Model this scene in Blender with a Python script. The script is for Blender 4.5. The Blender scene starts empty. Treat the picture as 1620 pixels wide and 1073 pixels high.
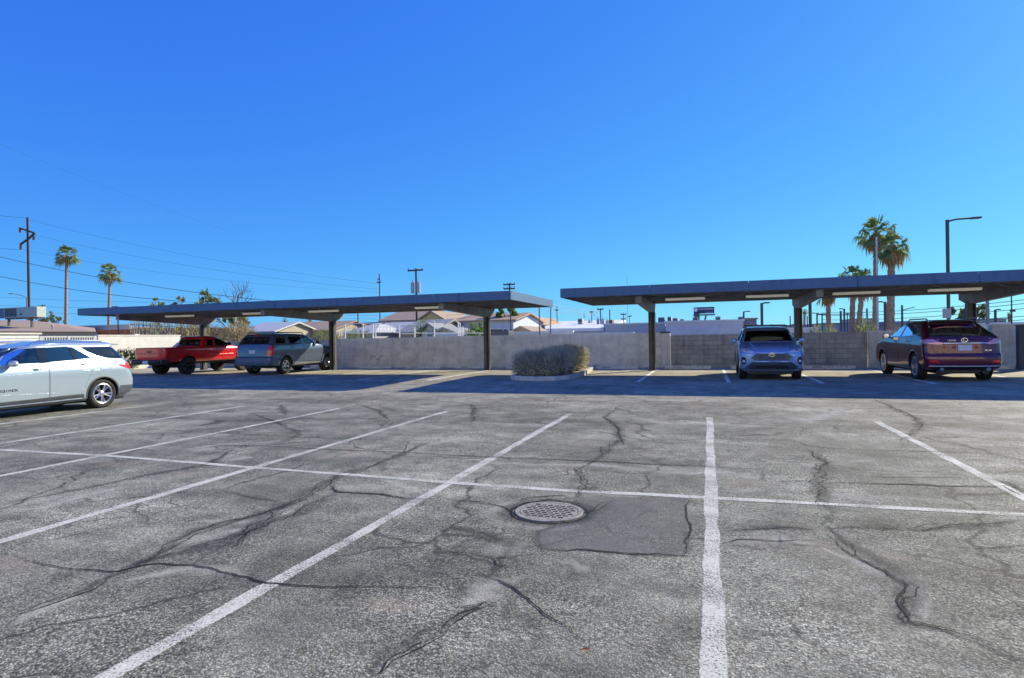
import bpy, bmesh, math, random
import numpy as np
from mathutils import Vector, Matrix, noise
from mathutils.bvhtree import BVHTree
random.seed(7)
R = math.radians
PI = math.pi
scene = bpy.context.scene
COL = scene.collection

# ------------------------------------------------------------------ camera
IMW, IMH, FPX = 1620.0, 1073.0, 951.0
YAW, ROLL, CAMH = R(18.1), math.atan(.016), 1.55
PITCH = math.atan((536.5-(530+.016*311))/FPX)
_f = Vector((-math.sin(YAW), math.cos(YAW), 0)); _r = Vector((math.cos(YAW), math.sin(YAW), 0)); _u = Vector((0, 0, 1))
_fw = _f*math.cos(PITCH)-_u*math.sin(PITCH); _up = _u*math.cos(PITCH)+_f*math.sin(PITCH)
_rt = _r*math.cos(ROLL)-_up*math.sin(ROLL); _up2 = _up*math.cos(ROLL)+_r*math.sin(ROLL)
cam_d = bpy.data.cameras.new('camera'); cam = bpy.data.objects.new('camera', cam_d); COL.objects.link(cam)
cam_d.sensor_width = 36; cam_d.lens = 36*FPX/IMW; cam_d.clip_start = .05; cam_d.clip_end = 6000
M3 = Matrix((_rt, _up2, -_fw)).transposed()
cam.matrix_world = Matrix.Translation((0, 0, CAMH)) @ M3.to_4x4()
scene.camera = cam
# ------------------------------------------------------------------ world and sun
EXPO = .8; SKYK = 10/2**EXPO; SUN_EL = R(27.6); SUN_AZ = math.atan2(.62, .78)      # clockwise from +Y
world = bpy.data.worlds.new('World'); scene.world = world; world.use_nodes = True
wn = world.node_tree; bg = wn.nodes['Background']
sky = wn.nodes.new('ShaderNodeTexSky'); sky.sky_type = 'NISHITA'; sky.sun_disc = False
sky.sun_elevation = SUN_EL; sky.sun_rotation = SUN_AZ; sky.altitude = 1500; sky.air_density = 1.0; sky.dust_density = .7; sky.ozone_density = 3.5
sp = wn.nodes.new('ShaderNodeSeparateColor'); cb = wn.nodes.new('ShaderNodeCombineColor'); wn.links.new(sky.outputs[0], sp.inputs[0])
for i, (k, e) in enumerate(((.0460, .87), (.1476, .75), (.687, .20))):     # deep saturated desert sky
    pw = wn.nodes.new('ShaderNodeMath'); pw.operation = 'POWER'; pw.inputs[1].default_value = e; wn.links.new(sp.outputs[i], pw.inputs[0])
    ml = wn.nodes.new('ShaderNodeMath'); ml.operation = 'MULTIPLY'; ml.inputs[1].default_value = k*SKYK; wn.links.new(pw.outputs[0], ml.inputs[0]); wn.links.new(ml.outputs[0], cb.inputs[i])
wn.links.new(cb.outputs[0], bg.inputs[0]); bg.inputs[1].default_value = .1
sun_d = bpy.data.lights.new('sun', 'SUN'); sun = bpy.data.objects.new('sun', sun_d); COL.objects.link(sun)
sun_d.energy = 4; sun_d.angle = R(.53); sun_d.color = (1, .91, .66)
sv = Vector((math.sin(SUN_AZ)*math.cos(SUN_EL), math.cos(SUN_AZ)*math.cos(SUN_EL), math.sin(SUN_EL)))
sun.rotation_euler = sv.to_track_quat('Z', 'Y').to_euler()
vs = scene.view_settings; vs.view_transform = 'Standard'; vs.look = 'None'; vs.exposure = EXPO; vs.gamma = 1
scene.render.engine = 'CYCLES'

# ------------------------------------------------------------------ helpers
def ray(px, py): return _fw*FPX+_rt*(px-IMW/2)+_up2*(IMH/2-py)
def at(px, py, Y):
    d = ray(px, py); return Vector((0, 0, CAMH))+d*(Y/d.y)
def atX(px, py, X):
    d = ray(px, py); return Vector((0, 0, CAMH))+d*(X/d.x)
def gz(y):
    t = min(1, max(0, (y-12)/7)); return .13*t
def tag(o, label=None, cat=None, group=None, kind=None):
    if label: o['label'] = label
    if cat: o['category'] = cat
    if group: o['group'] = group
    if kind: o['kind'] = kind
    return o
def thing(name, label, cat, loc=(0, 0, 0), rz=0, group=None):
    o = bpy.data.objects.new(name, None); COL.objects.link(o); o.location = loc; o.rotation_euler = (0, 0, rz)
    o.empty_display_size = .2
    return tag(o, label, cat, group)

class MB:
    def __init__(s): s.v = []; s.f = []; s.m = []
    def add(s, vs, fs, m=0):
        n = len(s.v); s.v += [tuple(p) for p in vs]
        for f in fs: s.f.append(tuple(i+n for i in f)); s.m.append(m)
    def box(s, lo, hi, m=0, rz=0, c=None):
        x0, y0, z0 = lo; x1, y1, z1 = hi
        vs = [(x0,y0,z0),(x1,y0,z0),(x1,y1,z0),(x0,y1,z0),(x0,y0,z1),(x1,y0,z1),(x1,y1,z1),(x0,y1,z1)]
        if rz:
            cx, cy = c or ((x0+x1)/2, (y0+y1)/2); C, S = math.cos(rz), math.sin(rz)
            vs = [(cx+(x-cx)*C-(y-cy)*S, cy+(x-cx)*S+(y-cy)*C, z) for x, y, z in vs]
        s.add(vs, [(0,3,2,1),(4,5,6,7),(0,1,5,4),(1,2,6,5),(2,3,7,6),(3,0,4,7)], m)
    def beam(s, a, b, w, h, m=0, up=(0,0,1)):
        a = Vector(a); b = Vector(b); d = (b-a).normalized(); u = Vector(up)
        if abs(d.dot(u)) > .98: u = Vector((0,1,0))
        r = d.cross(u).normalized(); u = r.cross(d)
        vs = []
        for p in (a, b):
            for i, j in ((-1,-1),(1,-1),(1,1),(-1,1)): vs.append(p+r*(w/2*i)+u*(h/2*j))
        s.add(vs, [(0,3,2,1)[::-1],(4,5,6,7)[::-1],(0,1,5,4)[::-1],(1,2,6,5)[::-1],(2,3,7,6)[::-1],(3,0,4,7)[::-1]], m)
    def tube(s, path, r, n=8, m=0, caps=True, closed=False):
        P = [Vector(p) for p in path]; k = len(P); rr = r if isinstance(r, (list, tuple)) else [r]*k
        rings = []
        prev = None
        for i, p in enumerate(P):
            if closed: d = (P[(i+1) % k]-P[i-1])
            else: d = P[min(i+1, k-1)]-P[max(i-1, 0)]
            d.normalize()
            u = prev if prev is not None else (Vector((0,0,1)) if abs(d.z) < .9 else Vector((1,0,0)))
            a = d.cross(u); 
            if a.length < 1e-6: a = d.cross(Vector((1,0,0)))
            a.normalize(); b = a.cross(d); prev = b
            rings.append([p+(a*math.cos(2*PI*j/n)+b*math.sin(2*PI*j/n))*rr[i] for j in range(n)])
        vs = [q for g in rings for q in g]; fs = []
        for i in range(k if closed else k-1):
            i2 = (i+1) % k
            for j in range(n): fs.append((i*n+j, i2*n+j, i2*n+(j+1) % n, i*n+(j+1) % n))
        if caps and not closed: fs.append(tuple(range(n))); fs.append(tuple((k-1)*n+j for j in range(n-1, -1, -1)))
        s.add(vs, fs, m)
    def prism(s, poly, a, b, axis='y', m=0):
        def P(u, v, w):
            return {'y': (u, w, v), 'x': (w, u, v), 'z': (u, v, w)}[axis]
        n = len(poly); vs = [P(u, v, a) for u, v in poly]+[P(u, v, b) for u, v in poly]
        fs = [tuple(range(n)), tuple(range(2*n-1, n-1, -1))]+[(i, n+i, n+(i+1) % n, (i+1) % n) for i in range(n)]
        s.add(vs, fs, m)
    def lathe(s, prof, n=32, m=0, axis='y', c=(0,0,0), mf=None):
        vs = []; k = len(prof)
        for j in range(n):
            a = 2*PI*j/n
            for r, h in prof:
                x, z = r*math.cos(a), r*math.sin(a)
                vs.append({'y': (c[0]+x, c[1]+h, c[2]+z), 'z': (c[0]+x, c[1]+z, c[2]+h)}[axis])
        for j in range(n):
            j2 = (j+1) % n
            for i in range(k-1): s.add([], [(0,)], 0) if False else None
        base = len(s.v); s.v += vs
        for j in range(n):
            j2 = (j+1) % n
            for i in range(k-1):
                s.f.append((base+j*k+i, base+j*k+i+1, base+j2*k+i+1, base+j2*k+i)); s.m.append(m if mf is None else mf[i])
    def build(s, name, mats, parent=None, smooth=False, sharp=35, bevel=0, fix=True):
        me = bpy.data.meshes.new(name); me.from_pydata(s.v, [], s.f)
        if not isinstance(mats, (list, tuple)): mats = [mats]
        for m in mats: me.materials.append(m)
        for p, mi in zip(me.polygons, s.m): p.material_index = mi
        if fix or bevel:
            bm = bmesh.new(); bm.from_mesh(me)
            if bevel:
                ed = [e for e in bm.edges if len(e.link_faces) == 2 and e.calc_face_angle(0) > .6]
                bmesh.ops.bevel(bm, geom=ed, offset=bevel, segments=2, profile=.7, affect='EDGES')
            bmesh.ops.recalc_face_normals(bm, faces=bm.faces); bm.to_mesh(me); bm.free()
        if smooth:
            me.shade_smooth(); me.set_sharp_from_angle(angle=R(sharp))
        o = bpy.data.objects.new(name, me); COL.objects.link(o)
        if parent: o.parent = parent
        return o

def newmat(name):
    m = bpy.data.materials.new(name); m.use_nodes = True; return m, m.node_tree, m.node_tree.nodes['Principled BSDF']
def N(nt, t, **kw):
    n = nt.nodes.new('ShaderNode'+t)
    for k, v in kw.items():
        if hasattr(n, k): setattr(n, k, v)
        else: n.inputs[k.replace('_', ' ')].default_value = v
    return n
def c4(c): return (c[0], c[1], c[2], 1)
def ramp(nt, src, stops):
    r = nt.nodes.new('ShaderNodeValToRGB'); e = r.color_ramp.elements
    while len(e) < len(stops): e.new(.5)
    for i, (p, c) in enumerate(stops): e[i].position = p; e[i].color = c4(c) if hasattr(c, '__len__') else (c, c, c, 1)
    nt.links.new(src, r.inputs[0]); return r
def mixc(nt, f, a, b, mode='MIX'):
    n = nt.nodes.new('ShaderNodeMix'); n.data_type = 'RGBA'; n.blend_type = mode
    for ix, v in ((0, f), (6, a), (7, b)):
        sock = n.inputs[ix]
        if isinstance(v, (int, float)): sock.default_value = v if ix == 0 else (v, v, v, 1)
        elif isinstance(v, tuple): sock.default_value = c4(v)
        else: nt.links.new(v, sock)
    return n.outputs[2]
def noise_mat(name, c1, c2, scale=4, rough=.8, metal=0, bump=0, bscale=60, detail=6, c3=None, spec=.5, stretch=None):
    m, nt, b = newmat(name)
    tc = N(nt, 'TexCoord'); src = tc.outputs['Object']
    if stretch:
        mp = N(nt, 'Mapping'); mp.inputs['Scale'].default_value = stretch; nt.links.new(src, mp.inputs[0]); src = mp.outputs[0]
    n = N(nt, 'TexNoise'); n.inputs['Scale'].default_value = scale; n.inputs['Detail'].default_value = detail; n.inputs['Roughness'].default_value = .6
    nt.links.new(src, n.inputs['Vector'])
    st = [(.32, c1), (.68, c2)] if not c3 else [(.28, c1), (.5, c2), (.72, c3)]
    r = ramp(nt, n.outputs[0], st); nt.links.new(r.outputs[0], b.inputs['Base Color'])
    b.inputs['Roughness'].default_value = rough; b.inputs['Metallic'].default_value = metal; b.inputs['Specular IOR Level'].default_value = spec
    if bump:
        n2 = N(nt, 'TexNoise'); n2.inputs['Scale'].default_value = bscale; n2.inputs['Detail'].default_value = 4
        nt.links.new(tc.outputs['Object'], n2.inputs['Vector'])
        bp = N(nt, 'Bump'); bp.inputs['Strength'].default_value = bump; bp.inputs['Distance'].default_value = .02
        nt.links.new(n2.outputs[0], bp.inputs['Height']); nt.links.new(bp.outputs[0], b.inputs['Normal'])
    return m
def plain(name, c, rough=.5, metal=0, spec=.5, coat=0, var=.12):
    m = noise_mat(name, tuple(x*(1-var) for x in c), tuple(min(1, x*(1+var)) for x in c), scale=7, rough=rough, metal=metal, spec=spec)
    if coat: m.node_tree.nodes['Principled BSDF'].inputs['Coat Weight'].default_value = coat
    return m
def paint(name, c, metal=.35, rough=.32, dust=.05):
    m, nt, b = newmat(name)
    tc = N(nt, 'TexCoord'); n = N(nt, 'TexNoise'); n.inputs['Scale'].default_value = 900; n.inputs['Detail'].default_value = 1
    nt.links.new(tc.outputs['Object'], n.inputs['Vector'])
    r = ramp(nt, n.outputs[0], [(.35, tuple(x*.85 for x in c)), (.65, tuple(min(1, x*1.15) for x in c))])
    n2 = N(nt, 'TexNoise'); n2.inputs['Scale'].default_value = 3; n2.inputs['Detail'].default_value = 8; nt.links.new(tc.outputs['Object'], n2.inputs['Vector'])
    sx = N(nt, 'SeparateXYZ'); nt.links.new(tc.outputs['Object'], sx.inputs[0])
    mr = N(nt, 'MapRange'); mr.inputs[1].default_value = .2; mr.inputs[2].default_value = .75; mr.inputs[3].default_value = .15; mr.inputs[4].default_value = 0.0
    nt.links.new(sx.outputs[2], mr.inputs[0])
    mu = N(nt, 'Math', operation='MULTIPLY'); nt.links.new(mr.outputs[0], mu.inputs[0]); nt.links.new(n2.outputs[0], mu.inputs[1])
    ad = N(nt, 'Math', operation='MULTIPLY_ADD'); nt.links.new(n2.outputs[0], ad.inputs[0]); ad.inputs[1].default_value = dust; nt.links.new(mu.outputs[0], ad.inputs[2])
    col = mixc(nt, ad.outputs[0], r.outputs[0], (.23, .20, .16)); nt.links.new(col, b.inputs['Base Color'])
    b.inputs['Metallic'].default_value = metal; b.inputs['Roughness'].default_value = rough
    b.inputs['Coat Weight'].default_value = 1; b.inputs['Coat Roughness'].default_value = .03
    return m
def glass_mat(name, tint, refl=1.0, ior=1.45, rough=.015):
    m, nt, b = newmat(name); nt.nodes.remove(b)
    t = N(nt, 'BsdfTransparent'); t.inputs[0].default_value = c4(tint)
    g = N(nt, 'BsdfGlossy'); g.inputs['Roughness'].default_value = rough; g.inputs[0].default_value = (refl, refl, refl, 1)
    fr = N(nt, 'Fresnel'); fr.inputs[0].default_value = ior
    # a little dust on the pane
    tc = N(nt, 'TexCoord'); n = N(nt, 'TexNoise'); n.inputs['Scale'].default_value = 2.5; nt.links.new(tc.outputs['Object'], n.inputs[0])
    ad = N(nt, 'Math', operation='MULTIPLY_ADD'); nt.links.new(n.outputs[0], ad.inputs[0]); ad.inputs[1].default_value = .05; nt.links.new(fr.outputs[0], ad.inputs[2])
    ms = N(nt, 'MixShader'); nt.links.new(ad.outputs[0], ms.inputs[0]); nt.links.new(t.outputs[0], ms.inputs[1]); nt.links.new(g.outputs[0], ms.inputs[2])
    nt.links.new(ms.outputs[0], nt.nodes['Material Output'].inputs[0]); return m
M = {}
M['black'] = plain('black plastic', (.018,.018,.02), .45)
M['rubber'] = noise_mat('tyre rubber', (.012,.012,.013), (.035,.033,.03), 9, .85)
M['alloy'] = plain('alloy', (.62,.63,.66), .28, .85)
M['darkalloy'] = plain('dark alloy', (.03,.03,.035), .3, .6)
M['chrome'] = plain('chrome', (.75,.76,.78), .12, 1)
M['redlens'] = plain('red lens', (.85,.012,.02), .12, 0, coat=1)
M['clearlens'] = plain('clear lens', (.62,.64,.68), .1, .5, coat=1)
M['plate'] = plain('plate', (.62,.66,.70), .5)
M['white'] = plain('white plastic', (.78,.78,.74), .5)
M['cabin'] = plain('cabin trim', (.03,.03,.032), .8)
M['seat'] = plain('seat fabric', (.10,.10,.105), .9)
M['glass'] = glass_mat('clear car glass', (.42,.48,.46)); M['privacy'] = glass_mat('privacy car glass', (.05,.055,.06), 1.0)
# ------------------------------------------------------------------ cars
def pchip(T, Y, t):
    T = np.asarray(T, float); Y = np.asarray(Y, float); h = np.diff(T); d = np.diff(Y)/h
    m = np.zeros(len(Y)); m[0] = d[0]; m[-1] = d[-1]
    for i in range(1, len(Y)-1):
        if d[i-1]*d[i] > 0:
            w1 = 2*h[i]+h[i-1]; w2 = h[i]+2*h[i-1]; m[i] = (w1+w2)/(w1/d[i-1]+w2/d[i])
    k = np.clip(np.searchsorted(T, t)-1, 0, len(h)-1); s = (t-T[k])/h[k]
    return (2*s**3-3*s**2+1)*Y[k]+(s**3-2*s**2+s)*h[k]*m[k]+(-2*s**3+3*s**2)*Y[k+1]+(s**3-s**2)*h[k]*m[k+1]
def outline(xr, xf, w, cr, cf, pr, pf, nr=14, nm=26, nf=18):
    def corner(p, n):
        s = np.linspace(0, PI/2, 160); u = 1-np.abs(np.cos(s))**(2/p); v = np.abs(np.sin(s))**(2/p)
        return u, v
    def res(x, y, n):
        L = np.concatenate([[0], np.cumsum(np.hypot(np.diff(x), np.diff(y)))]); q = np.linspace(0, L[-1], n+1)
        return np.interp(q, L, x), np.interp(q, L, y)
    ln = max(.05, xf-xr); cr = min(cr, ln*.48); cf = min(cf, ln*.48)
    u, v = corner(pr, nr); rx, ry = res(xr+cr*u, w*v, nr)
    u, v = corner(pf, nf); fx, fy = res(xf-cf*u, w*v, nf); fx, fy = fx[::-1], fy[::-1]
    mx_ = np.linspace(xr+cr, xf-cf, nm+1)
    x = np.concatenate([rx[:-1], mx_, fx[1:]]); y = np.concatenate([ry[:-1], np.full(nm+1, w), fy[1:]])
    return x, y
def stack(rows, sub=4, inset=(0, 0, 0), zr=None):
    rows = [list(r) for r in rows]
    A = np.array(rows, float); T = [0]
    for i in range(1, len(A)):
        d = A[i]-A[i-1]; T.append(T[-1]+max(.02, math.sqrt(d[0]**2+(d[1]*.5)**2+(d[2]*.5)**2+d[3]**2)))
    ts = []
    for i in range(len(T)-1):
        k = max(1, int(math.ceil((T[i+1]-T[i])/.05))); ts += list(np.linspace(T[i], T[i+1], min(k, 8)+1)[:-1])
    ts.append(T[-1]); ts = np.array(ts)
    C = [pchip(T, A[:, c], ts) for c in range(A.shape[1])]
    mb = MB(); K = 0; rings = []
    for i in range(len(ts)):
        z, xr, xf, w, cr, cf, pr, pf = [C[c][i] for c in range(8)]
        x, y = outline(xr, xf, w, cr, cf, pr, pf); K = len(x)
        y[0] = 0; y[-1] = 0
        ring = [(a, b, z) for a, b in zip(x, y)]+[(a, -b, z) for a, b in list(zip(x, y))[-2:0:-1]]
        rings.append(ring)
    n = len(rings[0]); vs = [p for r in rings for p in r]; fs = []
    for i in range(len(rings)-1):
        for j in range(n): fs.append((i*n+j, i*n+(j+1) % n, (i+1)*n+(j+1) % n, (i+1)*n+j))
    def cap(b, flip):
        out = []
        for j in range(K-1):
            a0, a1 = j, j+1; b0, b1 = (n-j) % n, (n-j-1) % n
            if j == 0: f = (b+a0, b+a1, b+b1)
            elif j == K-2: f = (b+a0, b+a1, b+b0)
            else: f = (b+a0, b+a1, b+b1, b+b0)
            out.append(f if flip else f[::-1])
        return out
    fs += cap(0, False); fs += cap((len(rings)-1)*n, True)
    mb.add(vs, fs); return mb
def to_obj(mb, mats, name='tmp'):
    o = mb.build(name, mats); return o
def boolean(base, cutter, op='DIFFERENCE'):
    md = base.modifiers.new('b', 'BOOLEAN'); md.object = cutter; md.operation = op; md.solver = 'EXACT'
    try: md.material_mode = 'TRANSFER'
    except Exception: pass
    dg = bpy.context.evaluated_depsgraph_get(); dg.update()
    me = bpy.data.meshes.new_from_object(base.evaluated_get(dg), preserve_all_data_layers=True, depsgraph=dg)
    base.modifiers.clear(); old = base.data; base.data = me; bpy.data.meshes.remove(old)
    cm = cutter.data; bpy.data.objects.remove(cutter); bpy.data.meshes.remove(cm)
class Car:
    def __init__(s, name, label, cat, rows, pm, loc, rz, seat=M['seat']):
        s.root = thing(name, label, cat, loc, rz); s.rows = rows; s.pm = pm; s.cut_windows = []
        s.shell = stack(rows)
        bm = bmesh.new(); me = bpy.data.meshes.new('t'); me.from_pydata(s.shell.v, [], s.shell.f); bm.from_mesh(me); bmesh.ops.recalc_face_normals(bm, faces=bm.faces)
        s.bvh = BVHTree.FromBMesh(bm); bm.free(); bpy.data.meshes.remove(me)
    # hit the shell at 2-D point (u, v): side: u=x, v=z; front/rear: u=y, v=z; top: u=x, v=y
    def hit(s, ax, u, v, off=0):
        o, d = {'L': ((u, 3, v), (0, -1, 0)), 'R': ((u, -3, v), (0, 1, 0)), 'F': ((9, u, v), (-1, 0, 0)), 'B': ((-4, u, v), (1, 0, 0)), 'T': ((u, v, 4), (0, 0, -1))}[ax]
        h = s.bvh.ray_cast(Vector(o), Vector(d))
        if h[0] is None:
            q = {'L': (u, .8, v), 'R': (u, -.8, v), 'F': (4.4, u, v), 'B': (.1, u, v), 'T': (u, v, 1.6)}[ax]
            p = s.bvh.find_nearest(Vector(q))[0]
        else: p = h[0]
        return p-Vector(d)*off, Vector(d)
    def patch(s, name, ax, poly, mat, off=.004, skirt=.03, cell=.09, parent=None, label=None, both=False, top=None):
        if both:
            if ax in 'FB': s.patch(name, ax, [(-u, v) for u, v in poly], mat, off, skirt, cell, parent, label)
            else:
                s.patch(name, 'R', poly, mat, off, skirt, cell, parent, label)
        bm = bmesh.new(); bm.faces.new([bm.verts.new((u, v, 0)) for u, v in poly])
        us = [p[0] for p in poly]; vs_ = [p[1] for p in poly]
        for a, b, no in ((min(us), max(us), (1, 0, 0)), (min(vs_), max(vs_), (0, 1, 0))):
            k = int((b-a)/cell)
            for i in range(1, k+1):
                c = a+(b-a)*i/(k+1); co = (c, 0, 0) if no[0] else (0, c, 0)
                bmesh.ops.bisect_plane(bm, geom=bm.verts[:]+bm.edges[:]+bm.faces[:], plane_co=co, plane_no=no, dist=1e-5)
        bnd = [e for e in bm.edges if e.is_boundary]
        dd = None
        for v in bm.verts:
            p, dd = s.hit(ax, v.co.x, v.co.y, off); v.co = p
        if skirt:
            r = bmesh.ops.extrude_edge_only(bm, edges=bnd)
            for v in r['geom']:
                if isinstance(v, bmesh.types.BMVert): v.co += dd*skirt
        bmesh.ops.recalc_face_normals(bm, faces=bm.faces)
        me = bpy.data.meshes.new(name); bm.to_mesh(me); bm.free(); me.materials.append(mat)
        me.shade_smooth(); me.set_sharp_from_angle(angle=R(40))
        o = bpy.data.objects.new(name, me); COL.objects.link(o); o.parent = parent or s.root
        # outward orientation check
        if label: o['label'] = label
        return o
    def line(s, name, ax, pts, mat, r=.006, off=0, closed=False, parent=None, both=False, n=6, step=.06):
        if both: s.line(name, 'R' if ax == 'L' else ax, pts if ax == 'L' else [(-u, v) for u, v in pts], mat, r, off, closed, parent, False, n, step)
        P = list(pts)+([pts[0]] if closed else []); Q = []
        for (a, b), (c, d) in zip(P[:-1], P[1:]):
            k = max(1, int(math.hypot(c-a, d-b)/step))
            for i in range(k): Q.append((a+(c-a)*i/k, b+(d-b)*i/k))
        if not closed: Q.append(P[-1])
        mb = MB(); mb.tube([s.hit(ax, u, v, off)[0] for u, v in Q], r, n, closed=closed)
        return mb.build(name, mat, parent or s.root, smooth=True, sharp=60)
    def opening(s, ax, poly): s.cut_windows.append((ax, poly))
    def finish(s, wheels, Rw, cab, bed=None, well=1.13, dark=None, welly=.34, low=0):
        dark = dark or M['black']
        b = to_obj(s.shell, [s.pm, M['cabin'], dark], 'body'); mb = MB()
        W = max(r[3] for r in s.rows)
        for x in wheels:
            for sg in (1, -1):
                n = 44; vs = []
                for y in (sg*(W-welly), sg*(W+.2)):
                    for j in range(n):
                        a = 2*PI*j/n; vs.append((x+Rw*well*math.cos(a), y, Rw+.01+Rw*well*math.sin(a)))
                fs = [tuple(range(n)), tuple(range(2*n-1, n-1, -1))]+[(j, n+j, n+(j+1) % n, (j+1) % n) for j in range(n)]
                mb.add(vs, fs)
        boolean(b, to_obj(mb, [dark]))
        # cabin hollow
        boolean(b, to_obj(stack(cab), [M['cabin']]))
        for grp in ('LR', 'F', 'B'):
            mb = MB()
            for ax, poly in s.cut_windows:
                if ax not in grp: continue
                if ax == 'L': mb.prism(poly, -1.3, 1.3, 'y')
                if ax == 'F': mb.prism(poly, (cab[2][1]+cab[2][2])/2, 6, 'x')
                if ax == 'B': mb.prism(poly, -1, (cab[2][1]+cab[2][2])/2, 'x')
            if mb.v: boolean(b, to_obj(mb, [M['cabin']]))
        if bed:
            mb = MB(); mb.box(*bed); boolean(b, to_obj(mb, [M['black']]))
        me = b.data
        me.shade_smooth(); me.set_sharp_from_angle(angle=R(32)); b.name = 'body'; me.name = 'body'
        b.parent = s.root; s.body = b
        mb = MB(); x0 = wheels[0]-.75; x1 = wheels[1]+.6
        mb.box((x0, -.62, s.rows[0][0]-.06), (x1, .62, s.rows[0][0]+.05)); 
        for x in wheels: mb.tube([(x, -.7, Rw), (x, .7, Rw)], .05, 8)
        mb.tube([(.12, -.45, s.rows[0][0]-.02), (wheels[0]-.3, -.42, s.rows[0][0]-.05)], .035, 8)
        mb.build('underbody', M['black'], s.root)
    def wheels(s, xs, Rw, W, style, tw=.235, rr=.68, rim=None, tyre=None, front_steer=0):
        rim = rim or M['alloy']
        for x in xs:
            for sg in (1, -1):
                hub = MB(); hw = tw/2
                hub.lathe([(0, -.02), (Rw*.5, -.02), (Rw*.5, .0), (0, .0)], 24, axis='y'); hub.tube([(0, -.1, 0), (0, .05, 0)], .06, 12)
                h = hub.build('wheel', M['darkalloy'], s.root, smooth=True); h.location = (x, sg*(W-hw-.01), Rw)
                h.rotation_euler = (0, random.uniform(0, 1.2), (0 if sg > 0 else PI)+(front_steer if x == xs[1] else 0))
                t = MB(); ri = Rw*rr
                prof = [(ri, -hw*.85), (ri+.02, -hw), (Rw*.88, -hw*1.04), (Rw*.965, -hw*.9)]
                for k in range(-3, 4): 
                    y = k*hw*.25; prof += [(Rw, y-hw*.1), (Rw, y+hw*.07), (Rw-.008, y+hw*.09), (Rw-.008, y+hw*.13)]
                prof += [(Rw*.965, hw*.9), (Rw*.88, hw*1.04), (ri+.03, hw), (ri+.012, hw*.93), (ri, hw*.85)]
                t.lathe(prof, 48, axis='y'); t.build('tyre', tyre or M['rubber'], h, smooth=True, sharp=30)
                m = MB(); m.lathe([(ri-.012, -hw*.8), (ri+.002, -hw*.8), (ri+.004, hw*.86), (ri+.012, hw*.92), (ri-.004, hw*.98), (ri-.022, hw*.9), (ri-.03, hw*.4), (ri-.03, -hw*.8)], 48, axis='y')
                ns, kind = style
                for k in range(ns):
                    a0 = 2*PI*k/ns
                    offs = (-.17, .17) if kind == 'twin' else (0,)
                    for o_ in offs:
                        ai, ao = a0+o_*.35*(2 if ns < 7 else 1), a0+o_*(1.15 if ns < 7 else .8)
                        wi, wo = (.030, .034) if kind == 'twin' else (.034, .05)
                        if kind == 'fat': wi, wo = .05, .085
                        pi = Vector((math.cos(ai)*.055, hw*.62, math.sin(ai)*.055)); po = Vector((math.cos(ao)*(ri-.012), hw*.86, math.sin(ao)*(ri-.012)))
                        tg = Vector((-math.sin(ao), 0, math.cos(ao))); dn = Vector((0, -.035, 0)); ch = Vector((0, .012, 0))
                        vs = [pi-tg*wi/2, pi+tg*wi/2, po+tg*wo/2, po-tg*wo/2]; mid = [pi+ch, po+ch]
                        V = vs+[v+dn for v in vs]+mid
                        m.add(V, [(0, 8, 9, 3), (8, 1, 2, 9), (0, 3, 7, 4), (1, 5, 6, 2), (4, 7, 6, 5), (0, 4, 5, 1, 8), (3, 9, 2, 6, 7)])
                m.lathe([(0, hw*.78), (.03, hw*.78), (.045, hw*.7), (.075, hw*.62), (.08, hw*.3), (0, hw*.3)], 20, axis='y')
                for k in range(5):
                    a = 2*PI*k/5+.3; m.tube([(math.cos(a)*.055, hw*.5, math.sin(a)*.055), (math.cos(a)*.055, hw*.72, math.sin(a)*.055)], .009, 6)
                m.build('rim', rim, h, smooth=True, sharp=28)
    def window(s, ax, poly, mat, name='side_window', trim=None, both=True):
        s.opening(ax, poly)
        # slightly inside the body thickness
        s.patch(name, ax, poly, mat, off=-.006, skirt=0, cell=.12, both=both and ax == 'L')
        if trim: s.line('window_trim', ax, poly, trim, r=.007, closed=True, both=both and ax == 'L')
    def mirror(s, x, z, y, mat, sg, size=(.11, .20, .14)):
        m = MB(); n = 10
        cx, cy = x, sg*(y+.13)
        rings = []
        for t, sc in ((-1, .78), (-.7, .98), (0, 1), (.6, .8), (1, .35)):
            rings.append([(cx+size[0]/2*t+.0, cy+size[1]/2*sc*(abs(math.cos(a))**.7)*(1 if math.cos(a) > 0 else -1), z+size[2]/2*sc*(abs(math.sin(a))**.7)*(1 if math.sin(a) > 0 else -1)) for a in [2*PI*j/16 for j in range(16)]])
        vs = [p for r in rings for p in r]; fs = []
        for i in range(4):
            for j in range(16): fs.append((i*16+j, i*16+(j+1) % 16, (i+1)*16+(j+1) % 16, (i+1)*16+j))
        fs.append(tuple(range(64, 80))); m.add(vs, fs)
        m.beam((x+.02, sg*(y-.06), z-.06), (x+.01, sg*(y+.08), z-.03), .05, .04, 0)
        o = m.build('mirror', mat, s.root, smooth=True, sharp=50)
        g = MB(); g.add([(rings[0][j][0]+.004, rings[0][j][1], rings[0][j][2]) for j in range(16)], [tuple(range(16))]); g.build('mirror_glass', M['chrome'], o)
        return o
    def seats(s, x_front, x_rear, z, w=.5, rear=True):
        def one(x, y, ww):
            m = MB(); m.box((x-.05, y-ww/2, z-.3), (x+.45, y+ww/2, z-.12)); 
            m.prism([(x-.10, z-.3), (x+.04, z-.3), (x-.08, z+.28), (x-.18, z+.28)], y-ww/2+.02, y+ww/2-.02)
            o = m.build('seat', M['seat'], s.root, bevel=.03, smooth=True)
            for q in ((0,) if ww < .7 else (-.38, .38)):
                h = MB(); h.box((x-.22, y+q-.13, z+.31), (x-.12, y+q+.13, z+.47)); h.build('headrest', M['seat'], o, bevel=.03, smooth=True)
        one(x_front, .38, w); one(x_front, -.38, w)
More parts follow.
